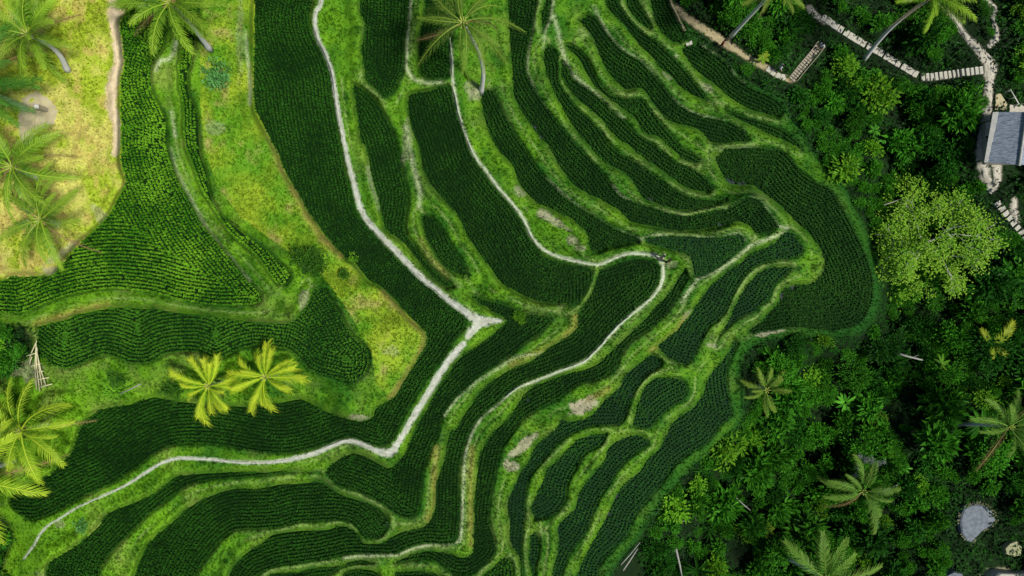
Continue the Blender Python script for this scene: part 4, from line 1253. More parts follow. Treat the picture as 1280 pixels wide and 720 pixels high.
# moss-green clearings at the top right and bottom right keep lower growth; the gully has dark holes
HOLES = [(1130,520,34),(1110,130,22),(890,640,16),(1185,400,18),(1060,535,14),(1020,520,14),(925,690,26),(1210,160,8),(1105,205,18),(1190,470,12),(1260,215,10),(1215,35,14)]
LOWG = [(1100,15,26),(1240,590,14),(1160,690,36),(1230,690,34),(1200,55,12),(1115,45,18),(1255,60,20),(1265,240,12)]
while tries < 30000 and len(placed) < 900:
    tries += 1
    x, y = rv(815, 1330), rv(-40, 765)
    if tries < 500: x, y = rv(-30, 40), rv(400, 720)
    if bil(JG, x, y) < .8: continue
    rpx = rv(12, 25) if R.random() < .5 and len(placed) < 420 else rv(6, 12)
    k = R.choices(list(KINDS), [17, 18, 32, 26, 13, 1, 2, 3])[0]
    if any((hx - x) ** 2 + (hy - y) ** 2 < hr * hr for hx, hy, hr in HOLES):
        k = 'dark_fine' if R.random() < .5 else 'fern'
        rpx = rv(7, 11)
        if R.random() < .75: continue
    if any((hx - x) ** 2 + (hy - y) ** 2 < hr * hr for hx, hy, hr in LOWG):
        if R.random() < .6: continue
        rpx = rv(6, 10)
    if x < 60 and k in ('banana',): continue
    edge = min(1.0, float(bil(JG, x - rpx * 1.1, y)))
    if edge < .5: rpx = min(rpx, 9)
    if blocked(x, y, rpx * 1.0): continue
    if not plant_zone_ok(x, y, rpx): continue
    placed.append((x, y, rpx, k))
placed.sort(key=lambda q: -q[2])
n_name = {}
mass_v, mass_f, mass_var = [], [], []; mass_n = 0
for (x, y, rpx, k) in placed:
    kd = KINDS[k]
    b = spot(x, y)
    s = rpx * mpp(b.z)
    hz = kd['h'] * rv(.5, 1.5) * s
    me = R.choice(kd['me'])
    loc = Vector((0, 0, hz * .75)); scl = Vector((s * rv(.85, 1.15), s * rv(.85, 1.15), s * rv(.9, 1.4))); rot = (rv(-.15, .15), rv(-.15, .15), rv(0, 6.28))
    n_name[kd['name']] = n_name.get(kd['name'], 0) + 1
    if n_name[kd['name']] > 285:
        co_ = np.empty(len(me.vertices) * 3, np.float32); me.vertices.foreach_get('co', co_); co_ = co_.reshape(-1, 3) * np.array(scl)
        ca, sa = math.cos(rot[2]), math.sin(rot[2])
        co_ = np.c_[co_[:, 0] * ca - co_[:, 1] * sa, co_[:, 0] * sa + co_[:, 1] * ca, co_[:, 2]] + np.array(b + loc)
        lp = np.empty(len(me.loops), np.int32); me.loops.foreach_get('vertex_index', lp)
        va = np.empty(len(me.vertices), np.float32); me.attributes['var'].data.foreach_get('value', va)
        mass_v.append(co_); mass_f.append(lp + mass_n); mass_var.append(va); mass_n += len(co_)
        continue
    zn = zone(x, y) if x > 700 else 'at the left edge beside the lower left palms'
    root = empty(kd['name'], b, kd['desc'] + ' ' + zn, kd['cat'], kd['plural'] + ' ' + zn)
    o = link_mesh(kd['part'], me, root)
    o.location = loc; o.scale = scl; o.rotation_euler = rot
    st = link_mesh('stem', R.choice(kd['stem']), root); st.scale = (s, s, max(.4, hz)); st.rotation_euler = (0, 0, rv(0, 6.28))
if mass_v:
    lf = np.concatenate(mass_f)
    tag(mesh_np('small_shrubs', np.vstack(mass_v), lf, np.full(len(lf) // 3, 3), M['lf_mid'], {'var': np.concatenate(mass_var)}), 'smallest jungle shrubs filling the gaps between larger plants', 'shrubs', kind='stuff')

# low undergrowth between them, one mass
nu_ = 64000
x = RNG.uniform(800, 1330, nu_); y = RNG.uniform(-40, 765, nu_)
x[:3500] = RNG.uniform(-40, 50, 3500); y[:3500] = RNG.uniform(395, 745, 3500)
jj = bil(JG, x, y); kp = (jj > .35)
for hx, hy, hr in HOLES: kp &= (np.hypot(x - hx, y - hy) > hr * .8) | (RNG.random(nu_) < .25)
kp &= vnoise(x, y, 16, 901) > .25
for P in keepout:
    m = np.where((x > P[:, 0].min() - 12) & (x < P[:, 0].max() + 12) & (y > P[:, 1].min() - 12) & (y < P[:, 1].max() + 12))[0]
    d, a, t = seg_dist(np.c_[x, y][m], P[:-1, :2], P[1:, :2])
    kp[m] &= d > P[a, 2] * .5 + 1
dk = np.sqrt((x[:, None] - KO_PTS[None, :, 0]) ** 2 + (y[:, None] - KO_PTS[None, :, 1]) ** 2)
kp &= (dk > KO_PTS[None, :, 2] * .55).all(1)
x, y = x[kp], y[kp]
z = zat(x, y) + RNG.uniform(.02, .9, len(x))
B = wpts(x, y, z); n = len(B)
az = RNG.uniform(0, 6.28, n); L = RNG.uniform(.14, .5, n); W = L * RNG.uniform(.3, .55, n); dz = RNG.uniform(-.25, .35, n) * L
D = np.c_[np.cos(az), np.sin(az)]; S = np.c_[-D[:, 1], D[:, 0]]
def P3(o, s, h): return np.c_[B[:, 0] + D[:, 0] * o + S[:, 0] * s, B[:, 1] + D[:, 1] * o + S[:, 1] * s, B[:, 2] + h]
V = np.stack([P3(0 * L, 0 * L, 0 * L), P3(L * .45, W * .5, dz * .5 + .03), P3(L, 0 * L, dz), P3(L * .45, -W * .5, dz * .5 + .03)], 1).reshape(-1, 3)
b4 = np.arange(n)[:, None] * 4
loops = (b4 + np.array([0, 3, 2, 0, 2, 1])[None]).ravel()
var = np.repeat(np.clip(fbm(x, y, 26, 911) * 1.6 - .55 + RNG.uniform(-.2, .3, n), 0, 1), 4)
M['lf_under'] = leaf_mat('undergrowth leaves', (.003, .020, .002), (.024, .135, .008), obj_var=0)
ug = mesh_np('undergrowth', V, loops, np.full(2 * n, 3), M['lf_under'], {'var': var})
tag(ug, 'low leafy undergrowth filling the jungle floor', 'undergrowth', kind='stuff')

# singular plants of the jungle
bush(1015,478,22,'lf_light','bright pale-leaved bush in the gully level with the lowest rice strip','shrub','shrub',n=60,per=12,L=.24,W=.13)
bush(907,556,24,'lf_light','big-leaved light green bush at the elbow of the lowest rice strip','shrub','shrub',n=40,per=9,L=.5,W=.24)
bush(840,626,20,'lf_light','light leafy bush overhanging the lowest rice strip near the bottom','shrub','shrub',n=36,per=9,L=.48,W=.22)
bush(1090,522,15,'lf_light','round fine-leaved light bush beside the darkest jungle hollow','shrub','shrub',n=50,per=12,L=.2,W=.1)
bush(1045,215,20,'lf_light','broad-leaved light bush touching the upper right of the crescent field','shrub','shrub',n=36,per=9,L=.5,W=.22)
bush(940,540,16,'lf_light','tall light bush with hanging leaves beside the darkest shrubs of the gully','shrub','shrub',n=30,per=9,L=.55,W=.2)
def single_leaf_plant(px, py, name, mat, label, cat, dirs, L, W, hz):
    b = spot(px, py); root = empty(name, b, label, cat)
    for (a, f, v) in dirs:
        mb = MB(); a = math.radians(a)
        mb.strip_leaf(Vector((0, 0, hz)), (math.cos(a), math.sin(a)), L * f, W, v, rise=.3, arch=.7, segs=8)
        link_mesh('leaf', mb.mesh('leaf', M[mat]), root)
    tb = MB(); tb.tube([(0, 0, -.2), (.03, .02, hz * .6), (0, 0, hz + .1)], [.11, .09, .05], 8)
    link_mesh('stem', tb.mesh('stem', M['rachis'], True), root)


def feather_plant(px, py, label, dirs, L, hz):
    b = spot(px, py); root = empty('young_palm', b, label, 'young palm')
    for (a, f) in dirs:
        o = link_mesh('frond', frond_mesh('frond', L * f, M['lf_yellow'], n=34, rise=.35, droop=.55, leaflet=.26, wid=.034, hang=.25), root)
        o.location.z = hz; o.rotation_euler = (rv(-.3, .3), -.15, math.radians(a))
    tb = MB(); tb.tube([(0, 0, -.2), (.03, .02, hz * .6), (0, 0, hz + .1)], [.11, .09, .05], 8)
    link_mesh('stem', tb.mesh('stem', M['rachis'], True), root)


feather_plant(1215,428,'young palm with four broad yellow-green feathered leaves near the right edge',[(36,1.5),(120,.95),(-32,1.0),(-80,.7)],2.2,2.6)
single_leaf_plant(953,657,'banana_plant','lf_yellow','yellow-green leafy rosette in the jungle beside a thin fallen pale stick','banana plant',[(80,1,.1),(20,1,.3),(-30,1,.2),(-100,1.1,.5),(150,1,.2),(50,.8,.4)],1.0,.35,1.4)
single_leaf_plant(948,78,'banana_plant','lf_yellow','bright yellow-green leafy plant on the stone path corner near the wooden stairs','plant',[(90,.7,0),(30,.9,.3),(-30,.8,.2),(-90,.8,.1),(150,.7,.2),(200,.8,.1),(60,1,.5)],.95,.3,1.3)
single_leaf_plant(1165,452,'banana_plant','lf_light','light green rosette plant at the tip of a fallen pale log','plant',[(80,1,.3),(110,1,.6),(20,1,.3),(-60,1,.6),(-100,.9,.2),(150,.9,.1),(-20,.8,.5)],1.2,.22,1.6)


def plume_plant():
    b = spot(1062, 574); root = empty('flowering_shrub', b, 'shrub with grey-white feathery flower plumes in the lower jungle', 'shrub')
    o = link_mesh('crown', crown(40, 12, 1.4, .9, .3, .12).mesh('crown', M['lf_mid']), root); o.location.z = 1.8
    link_mesh('stem', stems(1.0, 2.2, 5).mesh('stem', M['bark'], True), root)
    for (dx, dy, s) in ((0,.6,.7),(.6,.5,.8),(1.1,.3,.6),(-.5,-.1,.6),(-.7,-.7,.6),(-.4,.9,.5),(1.6,.4,.45),(-.25,-1.2,.4)):
        mb = MB()
        for k in range(60):
            d = dome_dir(-.1); mb.leaf(d * rv(0, .2) * s, d, Vector((0, 0, 1)), s * rv(.35, .7), .035, rv(0, 1))
        o = link_mesh('flower_plume', mb.mesh('flower_plume', M['fl_grey']), root); o.location = (dx * 1.2, dy * 1.2, 2.9 + rv(-.2, .3))


plume_plant()


# ------------------------------------------------------------------ stairs, hut, stones, bamboo, people
M['stone'] = solid_mat('pale step stone', (.34, .33, .27), (.55, .53, .45), 5, .85, .15, .4, .02)
M['greystone'] = solid_mat('grey boulder stone', (.09, .11, .13), (.22, .25, .28), 2.5, .8, .2, .5, .05)
M['moss'] = solid_mat('lichen and dry moss', (.20, .22, .08), (.42, .42, .28), 9, .95, .05, .6, .04)
M['wood'] = solid_mat('grey weathered boards', (.24, .21, .15), (.42, .38, .29), 8, .85, .15, .4, .01)
M['bamboo'] = solid_mat('dry bamboo', (.50, .46, .24), (.68, .64, .42), 6, .55, .3, .2, .01)
M['roof'] = solid_mat('weathered grey roof sheets', (.06, .085, .12), (.34, .39, .46), 2.2, .6, .3, .5, .03, stretch=(1, 4, 1))
M['roof_edge'] = solid_mat('bleached roof boards', (.34, .34, .31), (.50, .50, .46), 5, .8, .2, .3, .01)
M['deadwood'] = solid_mat('bleached deadwood', (.20, .20, .17), (.42, .42, .38), 8, .8, .15, .4, .01)
M['white_post'] = solid_mat('pale painted wood', (.55, .54, .48), (.72, .70, .64), 8, .7, .2, .2, .01)


def steps(name, label, pts, n, length, width, mat, zoff=0.0, thick=.16, gap=.8, jitter=.0, cat='steps', part='step'):
    """a flight: n slabs along a line of survey pixels (length along, width across, in px)"""
    P = np.array(pts, float); d = np.r_[0, np.cumsum(np.hypot(*np.diff(P[:, :2], axis=0).T))]
    mid = world(*P[len(P) // 2][:2], 0); c = spot(*P[len(P) // 2][:2])
    root = empty(name, c, label, cat)
    for k in range(n):
        s = d[-1] * (k + .5) / n
        x = np.interp(s, d, P[:, 0]); y = np.interp(s, d, P[:, 1])
        x2 = np.interp(min(s + 2, d[-1]), d, P[:, 0]); y2 = np.interp(min(s + 2, d[-1]), d, P[:, 1]); x1 = np.interp(max(s - 2, 0), d, P[:, 0]); y1 = np.interp(max(s - 2, 0), d, P[:, 1])
        a = math.atan2(-(y2 - y1), x2 - x1)
        w = spot(x, y); m = mpp(w.z)
        ln = (length if not callable(length) else length(k)) * m; wd = width * m
        o = []
        for (u, v) in ((-1, -1), (-.3, -1.04), (.4, -.97), (1, -1), (1.03, 0), (1, 1), (.2, 1.03), (-1, 1), (-1.02, .1)):
            u = u * ln / 2 * (1 + rv(-jitter, jitter)); v = v * wd / 2 * (1 + rv(-jitter, jitter))
            o.append((u * math.cos(a) - v * math.sin(a), u * math.sin(a) + v * math.cos(a)))
        mb = MB(); mb.hull_slab(o, -thick, .10 + zoff, rv(0, 1), .96)
        ob = link_mesh(part, mb.mesh(part, M[mat]), root); ob.location = w - c
    return root


steps('stone_stairs', 'pale stone steps descending diagonally under the long leaning palm trunk at the top right', [(1026,21),(1042,32),(1060,44),(1080,56),(1100,67),(1118,78),(1135,88),(1147,95)], 17, lambda k: 9.5 if k in (1, 2, 5, 6, 9, 12, 15) else 6.0, 8.5, 'stone', jitter=.06, zoff=.08)
steps('stone_stairs', 'row of pale stone steps leading left from the concrete path above the hut', [(1150,97),(1162,97),(1185,94),(1205,91),(1228,88)], 14, 4.2, 9.5, 'stone', jitter=.06, zoff=.1)
st = steps('wooden_stairs', 'steep wooden stairs with thin handrails where a person in white stands at the top', [(988,101),(997,90),(1006,79),(1014,69),(1022,59)], 15, 2.7, 8.0, 'wood', jitter=.02, zoff=.16, cat='stairs')
for s in (-1, 1):
    mb = MB(); pts = []
    for (x, y) in ((988,101),(1000,86),(1012,72),(1022,59)):
        p = spot(x + s * 4.2, y + s * 3.2) - st.location; p.z += .95; pts.append(p)
    mb.tube(pts, [.035] * 4, 6)
    for p in pts:
        mb.tube([p - Vector((0, 0, 1.2)), p], [.03, .03], 5)
    link_mesh('handrail', mb.mesh('handrail', M['wood'], True), st)
steps('stepping_stones', 'line of rounded pale stepping stones going down to the right edge below the hut', [(1244,252),(1252,262),(1260,272),(1268,282),(1276,291),(1288,306)], 9, 5.5, 8, 'stone', jitter=.15, zoff=.08, part='stone')
steps('paving', 'short flagstone landing on the dirt path corner below the wooden stairs', [(958,85),(966,91),(974,96),(982,98)], 4, 6, 7.5, 'stone', jitter=.1, cat='paving', part='flagstone')
steps('paving', 'small pile of pale flagstones at the lower end of the concrete path', [(1231,231),(1240,240)], 3, 4.5, 8, 'stone', jitter=.12, cat='paving', part='flagstone', zoff=.1)
steps('paving', 'flat pale slabs at the foot of the thin dirt path at the top', [(857,55),(865,53)], 2, 4, 5, 'stone', jitter=.1, cat='paving', part='flagstone')

# hut beside the concrete path: posts, floor, gabled roof
hb = spot(1262, 172); hb.z = zmap(-5.2)
hut = empty('hut', hb, 'small open hut with a weathered grey gabled roof at the right edge', 'hut')
er = hb.z + 2.3; rr = hb.z + 3.5
def q3(px, py, z): return world(px, py, z) - hb
A0, A1 = q3(1246, 140, er), q3(1235, 203, er)          # left eave
Rg0, Rg1 = q3(1283, 140, rr), q3(1273, 206, rr)        # ridge
B0, B1 = q3(1318, 140, er), q3(1311, 207, er)          # right eave
def sheet(name, c4, mat, th=.07, nx=1):
    mb = MB(); a, b, c, d = c4
    dn = Vector((0, 0, -th))
    mb.add([a, b, c, d, a + dn, b + dn, c + dn, d + dn], [(0, 1, 2, 3), (7, 6, 5, 4), (0, 4, 5, 1), (1, 5, 6, 2), (2, 6, 7, 3), (3, 7, 4, 0)], .5)
    me = mb.mesh(name, M[mat]); 
    return link_mesh(name, me, hut)
def lrp(a, b, t): return a + (b - a) * t
rf = bpy.data.objects.new('roof', None); COL.objects.link(rf); rf.parent = hut
for t0, t1 in ((0, .2), (.2, .4), (.4, .6), (.6, .8), (.8, 1.0)):
    for E0, E1 in ((A0, A1), (B0, B1)):
        lift = Vector((0, 0, .012 * int(t0 * 5 + .5)))
        o = sheet('roof_sheet', (lrp(E0, E1, t0) + lift, lrp(E0, E1, min(1, t1 + .03)) + lift, lrp(Rg0, Rg1, min(1, t1 + .03)) + lift, lrp(Rg0, Rg1, t0) + lift), 'roof')
        o.parent = rf
mb = MB(); mb.tube([Rg0 + Vector((0, .1, .1)), Rg1 + Vector((0, -.1, .1))], [.12, .12], 6); o = link_mesh('ridge_cap', mb.mesh('ridge_cap', M['roof_edge'], True), rf)
for E0, E1, s in ((A0, A1, -1), (B0, B1, 1)):
    mb = MB(); w = Vector((s * .32, 0, -.06)); i_ = Vector((-s * .12, 0, .05)); dn = Vector((0, 0, -.06))
    a, b, c, d = E0 + i_ + Vector((0, 0, .03)), E1 + i_ + Vector((0, 0, .03)), E1 + w, E0 + w
    mb.add([a, b, c, d, a + dn, b + dn, c + dn, d + dn], [(0, 1, 2, 3), (7, 6, 5, 4), (0, 4, 5, 1), (1, 5, 6, 2), (2, 6, 7, 3), (3, 7, 4, 0)], .5)
    link_mesh('eave_board', mb.mesh('eave_board', M['roof_edge']), rf)
for p in (lrp(A0, A1, .1), lrp(A0, A1, .9), lrp(B0, B1, .1), lrp(B0, B1, .9)):
    mb = MB(); x = p.x * .88; mb.tube([(x, p.y, -.4), (x, p.y, p.z - .02)], [.09, .08], 8)
    link_mesh('post', mb.mesh('post', M['wood'], True), hut)
mb = MB(); cx = (A0 + B1) * .5; mb.box((cx.x, cx.y, .18), abs(B0.x - A0.x) * .82, abs(A0.y - A1.y) * .86, .5); link_mesh('floor', mb.mesh('floor', M['concrete']), hut)
mb = MB()
for E0, E1 in ((A0, A1), (B0, B1)):
    mb.tube([lrp(E0, E1, .05) * 1 + Vector((0, 0, -.12)), lrp(E0, E1, .95) + Vector((0, 0, -.12))], [.06, .06], 6)
link_mesh('beam', mb.mesh('beam', M['wood'], True), hut)

# landing and rail above the hut
def slab(name, outline_px, label, mat, th=.12, lift=.08, cat='slab', kind_=None):
    z = float(np.mean(zat([p[0] for p in outline_px], [p[1] for p in outline_px]))) + lift
    c = world(*np.mean(outline_px, 0), z)
    o = [tuple((world(x, y, z) - c)[:2]) for x, y in outline_px]
    if sum(o[i][0] * o[(i + 1) % len(o)][1] - o[(i + 1) % len(o)][0] * o[i][1] for i in range(len(o))) < 0: o = o[::-1]
    mb = MB(); mb.hull_slab(o, -th - .2, 0, .5, .985)
    ob = link_mesh(name, mb.mesh(name, M[mat]), None, c)
    return tag(ob, label, cat)


slab('concrete_landing', [(1261,131),(1300,127),(1300,143),(1262,142)], 'pale concrete landing between the hut roof and the dark bank above it', 'concrete', lift=.25, cat='landing')
slab('concrete_landing', [(1245,117),(1251,117),(1260,131),(1261,138),(1244,137)], 'small stained concrete landing beside the path just left of the hut corner', 'yard', lift=.12, cat='landing')
p0, p1 = spot(1255, 116), spot(1265, 133)
rail = empty('railing', p0, 'short white railing on the slope above the hut', 'railing')
mb = MB(); mb.tube([Vector((0, 0, .9)), p1 - p0 + Vector((0, 0, .9))], [.05, .05], 7); link_mesh('rail', mb.mesh('rail', M['white_post'], True), rail)
for t in (0, .5, 1):
    mb = MB(); q = (p1 - p0) * t; mb.tube([q + Vector((0, 0, -.2)), q + Vector((0, 0, .95))], [.05, .05], 7); link_mesh('post', mb.mesh('post', M['white_post'], True), rail)


def boulder(name, outline, h, mat, label, moss=True):
    z = float(zat(*np.mean(outline, 0))[0]); c = world(*np.mean(outline, 0), z)
    o = [(world(x, y, z) - c) for x, y in outline]
    n = len(o); mb = MB()
    rings = [(1.06, -.5), (1.04, .3 * h), (1.0, .8 * h), (.93, h), (.6, h * 1.05), (.25, h * 1.08)]
    V = []
    for f, zz in rings:
        for i, p in enumerate(o):
            V.append(Vector((p.x * f, p.y * f, zz + rv(-.03, .03) * h)))
    F = []
    for r in range(len(rings) - 1):
        F += [(r * n + i, r * n + (i + 1) % n, (r + 1) * n + (i + 1) % n, (r + 1) * n + i) for i in range(n)]
    F.append(tuple((len(rings) - 1) * n + i for i in range(n)))
    mb.add(V, F, .5)
    me = mb.mesh(name, M[mat]); bm_fix(me)
    if not moss:
        return tag(link_mesh(name, me, None, c), label, 'rock')
    root = empty(name, c, label, 'boulder')
    link_mesh('stone', me, root)
    mo = MB()
    for i in range(n):
        if i % 2 == 0 or i < n * .4:
            for j in range(10):
                t = rv(0, 1); p = o[i] * (1 - t) + o[(i + 1) % n] * t
                q = Vector((p.x * rv(1.0, 1.16), p.y * rv(1.0, 1.16), h * rv(.55, .95)))
                for k in range(5):
                    mo.leaf(q, dome_dir(.0), Vector((0, 0, 1)), rv(.08, .18), rv(.06, .11), rv(0, 1))
    link_mesh('moss', mo.mesh('moss', M['moss']), root)
    return root


import bmesh
def bm_fix(me):
    bm = bmesh.new(); bm.from_mesh(me); bmesh.ops.recalc_face_normals(bm, faces=bm.faces); bm.to_mesh(me); bm.free()


boulder('boulder', [(1203,633),(1210,631),(1219,629),(1228,631),(1236,637),(1241,648),(1236,655),(1226,661),(1218,669),(1211,676),(1205,674),(1199,664),(1197,652),(1199,641)], .45, 'greystone', 'large flat grey boulder with a mossy rim in the lower right clearing')
boulder('boulder', [(1176,716),(1186,711),(1197,713),(1201,722),(1194,740),(1178,740)], .8, 'greystone', 'grey boulder half cut by the bottom edge, left of the wide pale rock', moss=False)
boulder('boulder', [(1236,720),(1244,713),(1262,714),(1284,712),(1296,722),(1290,742),(1240,742)], .7, 'stone', 'wide pale rock at the bottom right corner', moss=False)
boulder('rock', [(1252,683),(1258,677),(1267,674),(1273,681),(1272,692),(1262,694),(1253,690)], .5, 'moss', 'tan mossy rock to the lower right of the big grey boulder', moss=False)

# bamboo frame at the left edge
fb = spot(52, 482)
fr = empty('bamboo_ladder', fb, 'ladder-like bamboo frame leaning on the terrace edge at the left', 'bamboo ladder')
topz = zmap(5.4)
for (a, b) in (((46,426),(40,452)), ((45,428),(50,486)), ((45,430),(54,488)), ((46,434),(57,484)), ((46,440),(62,482)), ((40,446),(42,458))):
    mb = MB(); p = world(*a, topz) - fb; q = spot(*b) - fb + Vector((0, 0, .4)); mb.tube([p, (p + q) * .5 + Vector((rv(-.05, .05), 0, .08)), q], [.03, .045, .05], 6)
    link_mesh('pole', mb.mesh('pole', M['bamboo'], True), fr)
for (a, b) in (((33,445),(46,441)), ((38,458),(51,454)), ((41,465),(54,464)), ((44,475),(61,472)), ((49,484),(65,480))):
    t = (a[1] - 428) / 60; zz = topz * (1 - t) + (fb.z + .5) * t + .08
    mb = MB(); mb.tube([world(*a, zz) - fb, world(*b, zz + .05) - fb], [.04, .04], 6); link_mesh('crossbar', mb.mesh('crossbar', M['bamboo'], True), fr)

# garden post on the dirt yard
pb = spot(58, 138); post = empty('post', pb, 'short post with a pale cap standing on the tan dirt yard', 'post')
mb = MB(); mb.box((0, 0, .55), .3, .3, 1.3, .2, bev=.04); link_mesh('shaft', mb.mesh('shaft', M['wood']), post)
mb = MB(); mb.box((.14, -.06, 1.27), .3, .3, .12, .2, bev=.2); link_mesh('cap', mb.mesh('cap', M['white_post']), post)


def pole_thing(name, a, b, ha, hb_, r, mat, label, cat, twigs=0):
    p = spot(*a); q = spot(*b); p.z += ha; q.z += hb_
    # keep the surveyed line of sight at the raised height
    p = world(*a, p.z); q = world(*b, q.z)
    mb = MB(); c = (p + q) * .5
    mb.tube([p - c, (rv(-.05, .05), rv(-.05, .05), .05), q - c], [r * 1.15, r, r * .75], 7)
    for k in range(twigs):
        t = rv(.2, .9); s = (p - c).lerp(q - c, t); e = s + Vector((rv(-.5, .5), rv(-.5, .5), rv(0, .4)))
        mb.tube([s, e], [r * .4, r * .15], 5)
    o = link_mesh(name, mb.mesh(name, M[mat], True), None, c)
    return tag(o, label, cat)


pole_thing('bamboo_pole', (779,713), (797,686), .9, 1.0, .07, 'deadwood', 'right one of two pale poles lying at the lower rice edge', 'pole')
pole_thing('bamboo_pole', (776,706), (800,678), .6, .7, .05, 'deadwood', 'thinner left one of two pale poles lying at the lower rice edge', 'pole')
pole_thing('dead_tree', (845,686), (853,724), 3.2, 1.5, .09, 'deadwood', 'thin bare dead tree trunk rising at the bottom edge in the jungle', 'dead tree')
pole_thing('dead_branch', (920,622), (938,638), 2.2, 2.6, .05, 'deadwood', 'thin pale stick caught in dark leaves left of the yellow rosette', 'branch', 2)
pole_thing('fallen_log', (1119,441), (1153,450), 3.0, 2.6, .10, 'deadwood', 'curved pale fallen log pointing at the light green rosette', 'log', 2)
pole_thing('dead_branch', (848,654), (876,641), 1.4, 1.7, .04, 'deadwood', 'pale dry branch in shrubs just beside the lower rice strip', 'branch', 4)
pole_thing('dead_branch', (1096,616), (1122,606), 2.6, 2.9, .04, 'deadwood', 'pale stick lying across the fronds of the olive palm', 'branch')
pole_thing('dead_branch', (1105,256), (1126,249), 3.2, 3.4, .04, 'deadwood', 'pale twig sticking out at the upper left of the pale-leaved tree', 'branch')
pole_thing('dead_branch', (150,492), (176,480), .6, 1.2, .05, 'deadwood', 'pale leaning branch beside the straggly shrub on the lower left bank', 'branch')


# ------------------------------------------------------------------ people
def cloth(name, c): return solid_mat(name, tuple(x * .8 for x in c), c, 12, .8, .15, .2, .01)
M['skin'] = solid_mat('skin', (.36, .20, .13), (.42, .25, .17), 10, .55, .3, .05, .005)
M['hair'] = solid_mat('black hair', (.008, .007, .006), (.02, .018, .015), 30, .5, .3, .2, .01)


def person(px, py, label, top, legs, face_deg, arm=.25, shoes=(.03, .03, .03), bag=None, stride=.12):
    b = spot(px, py); b.z += .06
    root = empty('person', b, label, 'person', rz=math.radians(face_deg))
    J = {'pelvis': (0, 0, .93), 'waist': (0, 0, 1.08), 'chest': (.02, 0, 1.30), 'neck': (.02, 0, 1.47), 'head': (.05, 0, 1.58), 'crown': (.05, 0, 1.70)}
    for s, n in ((1, 'l'), (-1, 'r')):
        J.update({'sh' + n: (0, s * .19, 1.40), 'el' + n: (.02 + arm * .3, s * .27, 1.12), 'wr' + n: (.10 + arm * .8, s * .25, .90 + arm * .4), 'hd' + n: (.16 + arm * .9, s * .245, .83 + arm * .45),
                  'hp' + n: (0, s * .10, .88), 'kn' + n: (.04 + s * stride * .6, s * .11, .49), 'an' + n: (-.02 + s * stride, s * .11, .08), 'to' + n: (.15 + s * stride, s * .13, .04)})
    E = [('pelvis', 'waist'), ('waist', 'chest'), ('chest', 'neck'), ('neck', 'head'), ('head', 'crown')]
    for n in 'lr': E += [('chest', 'sh' + n), ('sh' + n, 'el' + n), ('el' + n, 'wr' + n), ('wr' + n, 'hd' + n), ('pelvis', 'hp' + n), ('hp' + n, 'kn' + n), ('kn' + n, 'an' + n), ('an' + n, 'to' + n)]
    Rd = {'pelvis': .15, 'waist': .135, 'chest': .155, 'neck': .058, 'head': .095, 'crown': .075}
    for n in 'lr': Rd.update({'sh' + n: .075, 'el' + n: .05, 'wr' + n: .034, 'hd' + n: .042, 'hp' + n: .105, 'kn' + n: .068, 'an' + n: .045, 'to' + n: .042})
    ks = list(J); me = bpy.data.meshes.new('body')
    me.from_pydata([J[k] for k in ks], [(ks.index(a), ks.index(c)) for a, c in E], [])
    o = bpy.data.objects.new('body', me); COL.objects.link(o)
    sk = o.modifiers.new('skin', 'SKIN'); sb = o.modifiers.new('sub', 'SUBSURF'); sb.levels = 2; sb.render_levels = 2
    for i, k in enumerate(ks):
        v = me.skin_vertices[0].data[i]; v.radius = (Rd[k], Rd[k] * (.72 if k in ('pelvis', 'waist', 'chest') else 1)) if False else (Rd[k], Rd[k]); v.use_root = (k == 'pelvis')
    dg = bpy.context.evaluated_depsgraph_get(); ev = o.evaluated_get(dg)
    m2 = bpy.data.meshes.new_from_object(ev); bpy.data.objects.remove(o)
    for m in (M['skin'], cloth('shirt', top), cloth('trousers', legs), cloth('shoes', shoes)): m2.materials.append(m)
    for p in m2.polygons:
        c = p.center; p.use_smooth = True
        if c.z < .10: p.material_index = 3
        elif c.z < .98 and abs(c.y) < .21: p.material_index = 2
        elif c.z < 1.47 and (c.z > 1.14 or abs(c.y) < .2): p.material_index = 1
        else: p.material_index = 0
    link_mesh('body', m2, root)
    hb2 = MB(); hv = []; hf = []
    nseg, nr = 12, 5
    for r in range(nr + 1):
        ph = r / nr * 1.75
        for k in range(nseg):
            th = 2 * math.pi * k / nseg
            low = .0 if math.cos(th) < .3 else -.35
            p2 = min(ph, 1.75 + low)
            hv.append(Vector((.045 + .112 * math.sin(p2) * math.cos(th) - .01, .105 * math.sin(p2) * math.sin(th), 1.635 + .125 * math.cos(p2))))
    for r in range(nr):
        for k in range(nseg): hf.append((r * nseg + k, r * nseg + (k + 1) % nseg, (r + 1) * nseg + (k + 1) % nseg, (r + 1) * nseg + k))
    hb2.add(hv, hf, .5); link_mesh('hair', hb2.mesh('hair', M['hair'], True), root)
    if bag:
        mb = MB(); mb.box((-.2, 0, 1.22), .16, .30, .42, 0, bev=.15)
        tag(link_mesh('backpack', mb.mesh('backpack', cloth('backpack', bag)), None, b + Matrix.Rotation(math.radians(face_deg), 3, 'Z') @ Vector((0, 0, 0))), 'small dark backpack on the back of the person in black', 'backpack').rotation_euler = (0, 0, math.radians(face_deg))
    return root


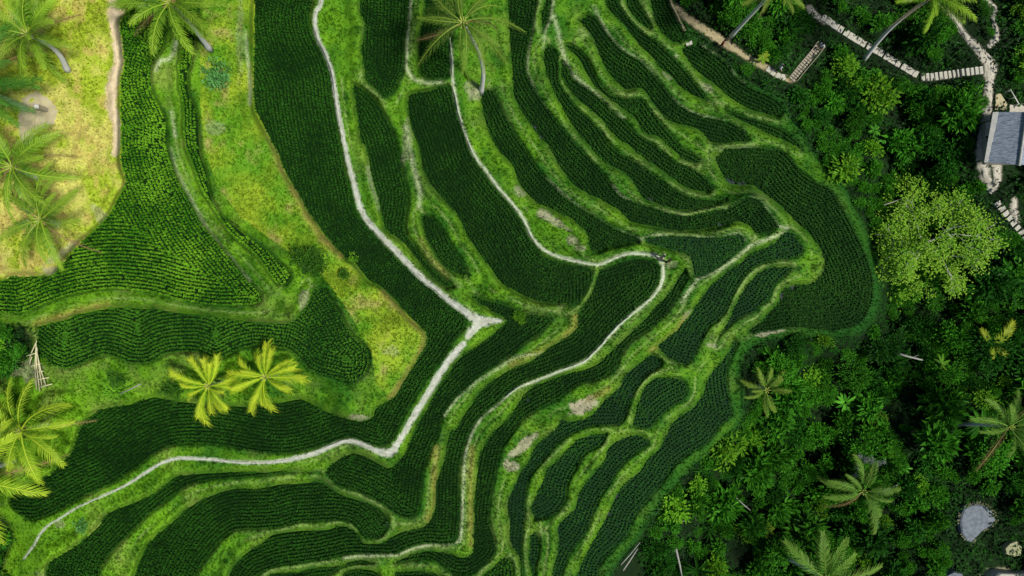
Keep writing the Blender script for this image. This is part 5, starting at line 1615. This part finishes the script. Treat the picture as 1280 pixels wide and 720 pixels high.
person(825.5, 321.5, 'person with dark hair in a pale pink shirt on the white footpath bend', (.62, .48, .44), (.40, .38, .36), 160, .2)
person(831.5, 327.5, 'person in black clothes on the white footpath bend, lower of two walkers', (.012, .013, .02), (.02, .022, .03), 120, .15, shoes=(.6, .6, .6))
person(900, 58, 'person in a dark red top on the dirt path at the top right', (.16, .02, .015), (.05, .02, .02), -30, .15)
person(970.5, 88.5, 'person in a light top beside the flagstones below the wooden stairs', (.55, .58, .65), (.02, .02, .03), -20, .15)
person(1020.5, 62, 'person in a white patterned top standing at the head of the wooden stairs', (.68, .68, .70), (.06, .06, .08), 230, .15)


# ------------------------------------------------------------------ camera, sun, sky
cam = bpy.data.cameras.new('camera'); co = bpy.data.objects.new('camera', cam); COL.objects.link(co)
cam.sensor_fit = 'HORIZONTAL'; cam.sensor_width = 36; cam.lens = 24
co.location = (0, 0, H); co.rotation_euler = (0, 0, 0)
cam.clip_start = .5; cam.clip_end = 4000
SC.camera = co

SUN_EL, SUN_AZ = 60.0, -22.0       # azimuth measured from +X, counter-clockwise
sl = bpy.data.lights.new('sun', 'SUN'); sl.energy = 3.9; sl.angle = math.radians(7); sl.color = (1, .96, .88)
so = bpy.data.objects.new('sun', sl); COL.objects.link(so)
so.location = (40, 0, 80)
so.rotation_euler = (0, math.radians(90 - SUN_EL), math.radians(SUN_AZ))
w = bpy.data.worlds.new('World'); SC.world = w; w.use_nodes = True
nt = w.node_tree; nt.nodes.clear()
ow = nt.nodes.new('ShaderNodeOutputWorld'); bg = nt.nodes.new('ShaderNodeBackground'); sk = nt.nodes.new('ShaderNodeTexSky')
sk.sky_type = 'NISHITA'; sk.sun_disc = False
sk.sun_elevation = math.radians(SUN_EL); sk.sun_rotation = math.radians(90 - SUN_AZ)
bg.inputs['Strength'].default_value = .06
nt.links.new(sk.outputs[0], bg.inputs[0]); nt.links.new(bg.outputs[0], ow.inputs[0])
SC.view_settings.view_transform = 'Standard'; SC.view_settings.look = 'None'
SC.view_settings.exposure = 0.12; SC.view_settings.gamma = 1.0
SC.view_settings.use_curve_mapping = False
SC.cycles.max_bounces = 5; SC.cycles.diffuse_bounces = 3; SC.cycles.glossy_bounces = 2; SC.cycles.transmission_bounces = 3
SC.cycles.use_adaptive_sampling = True
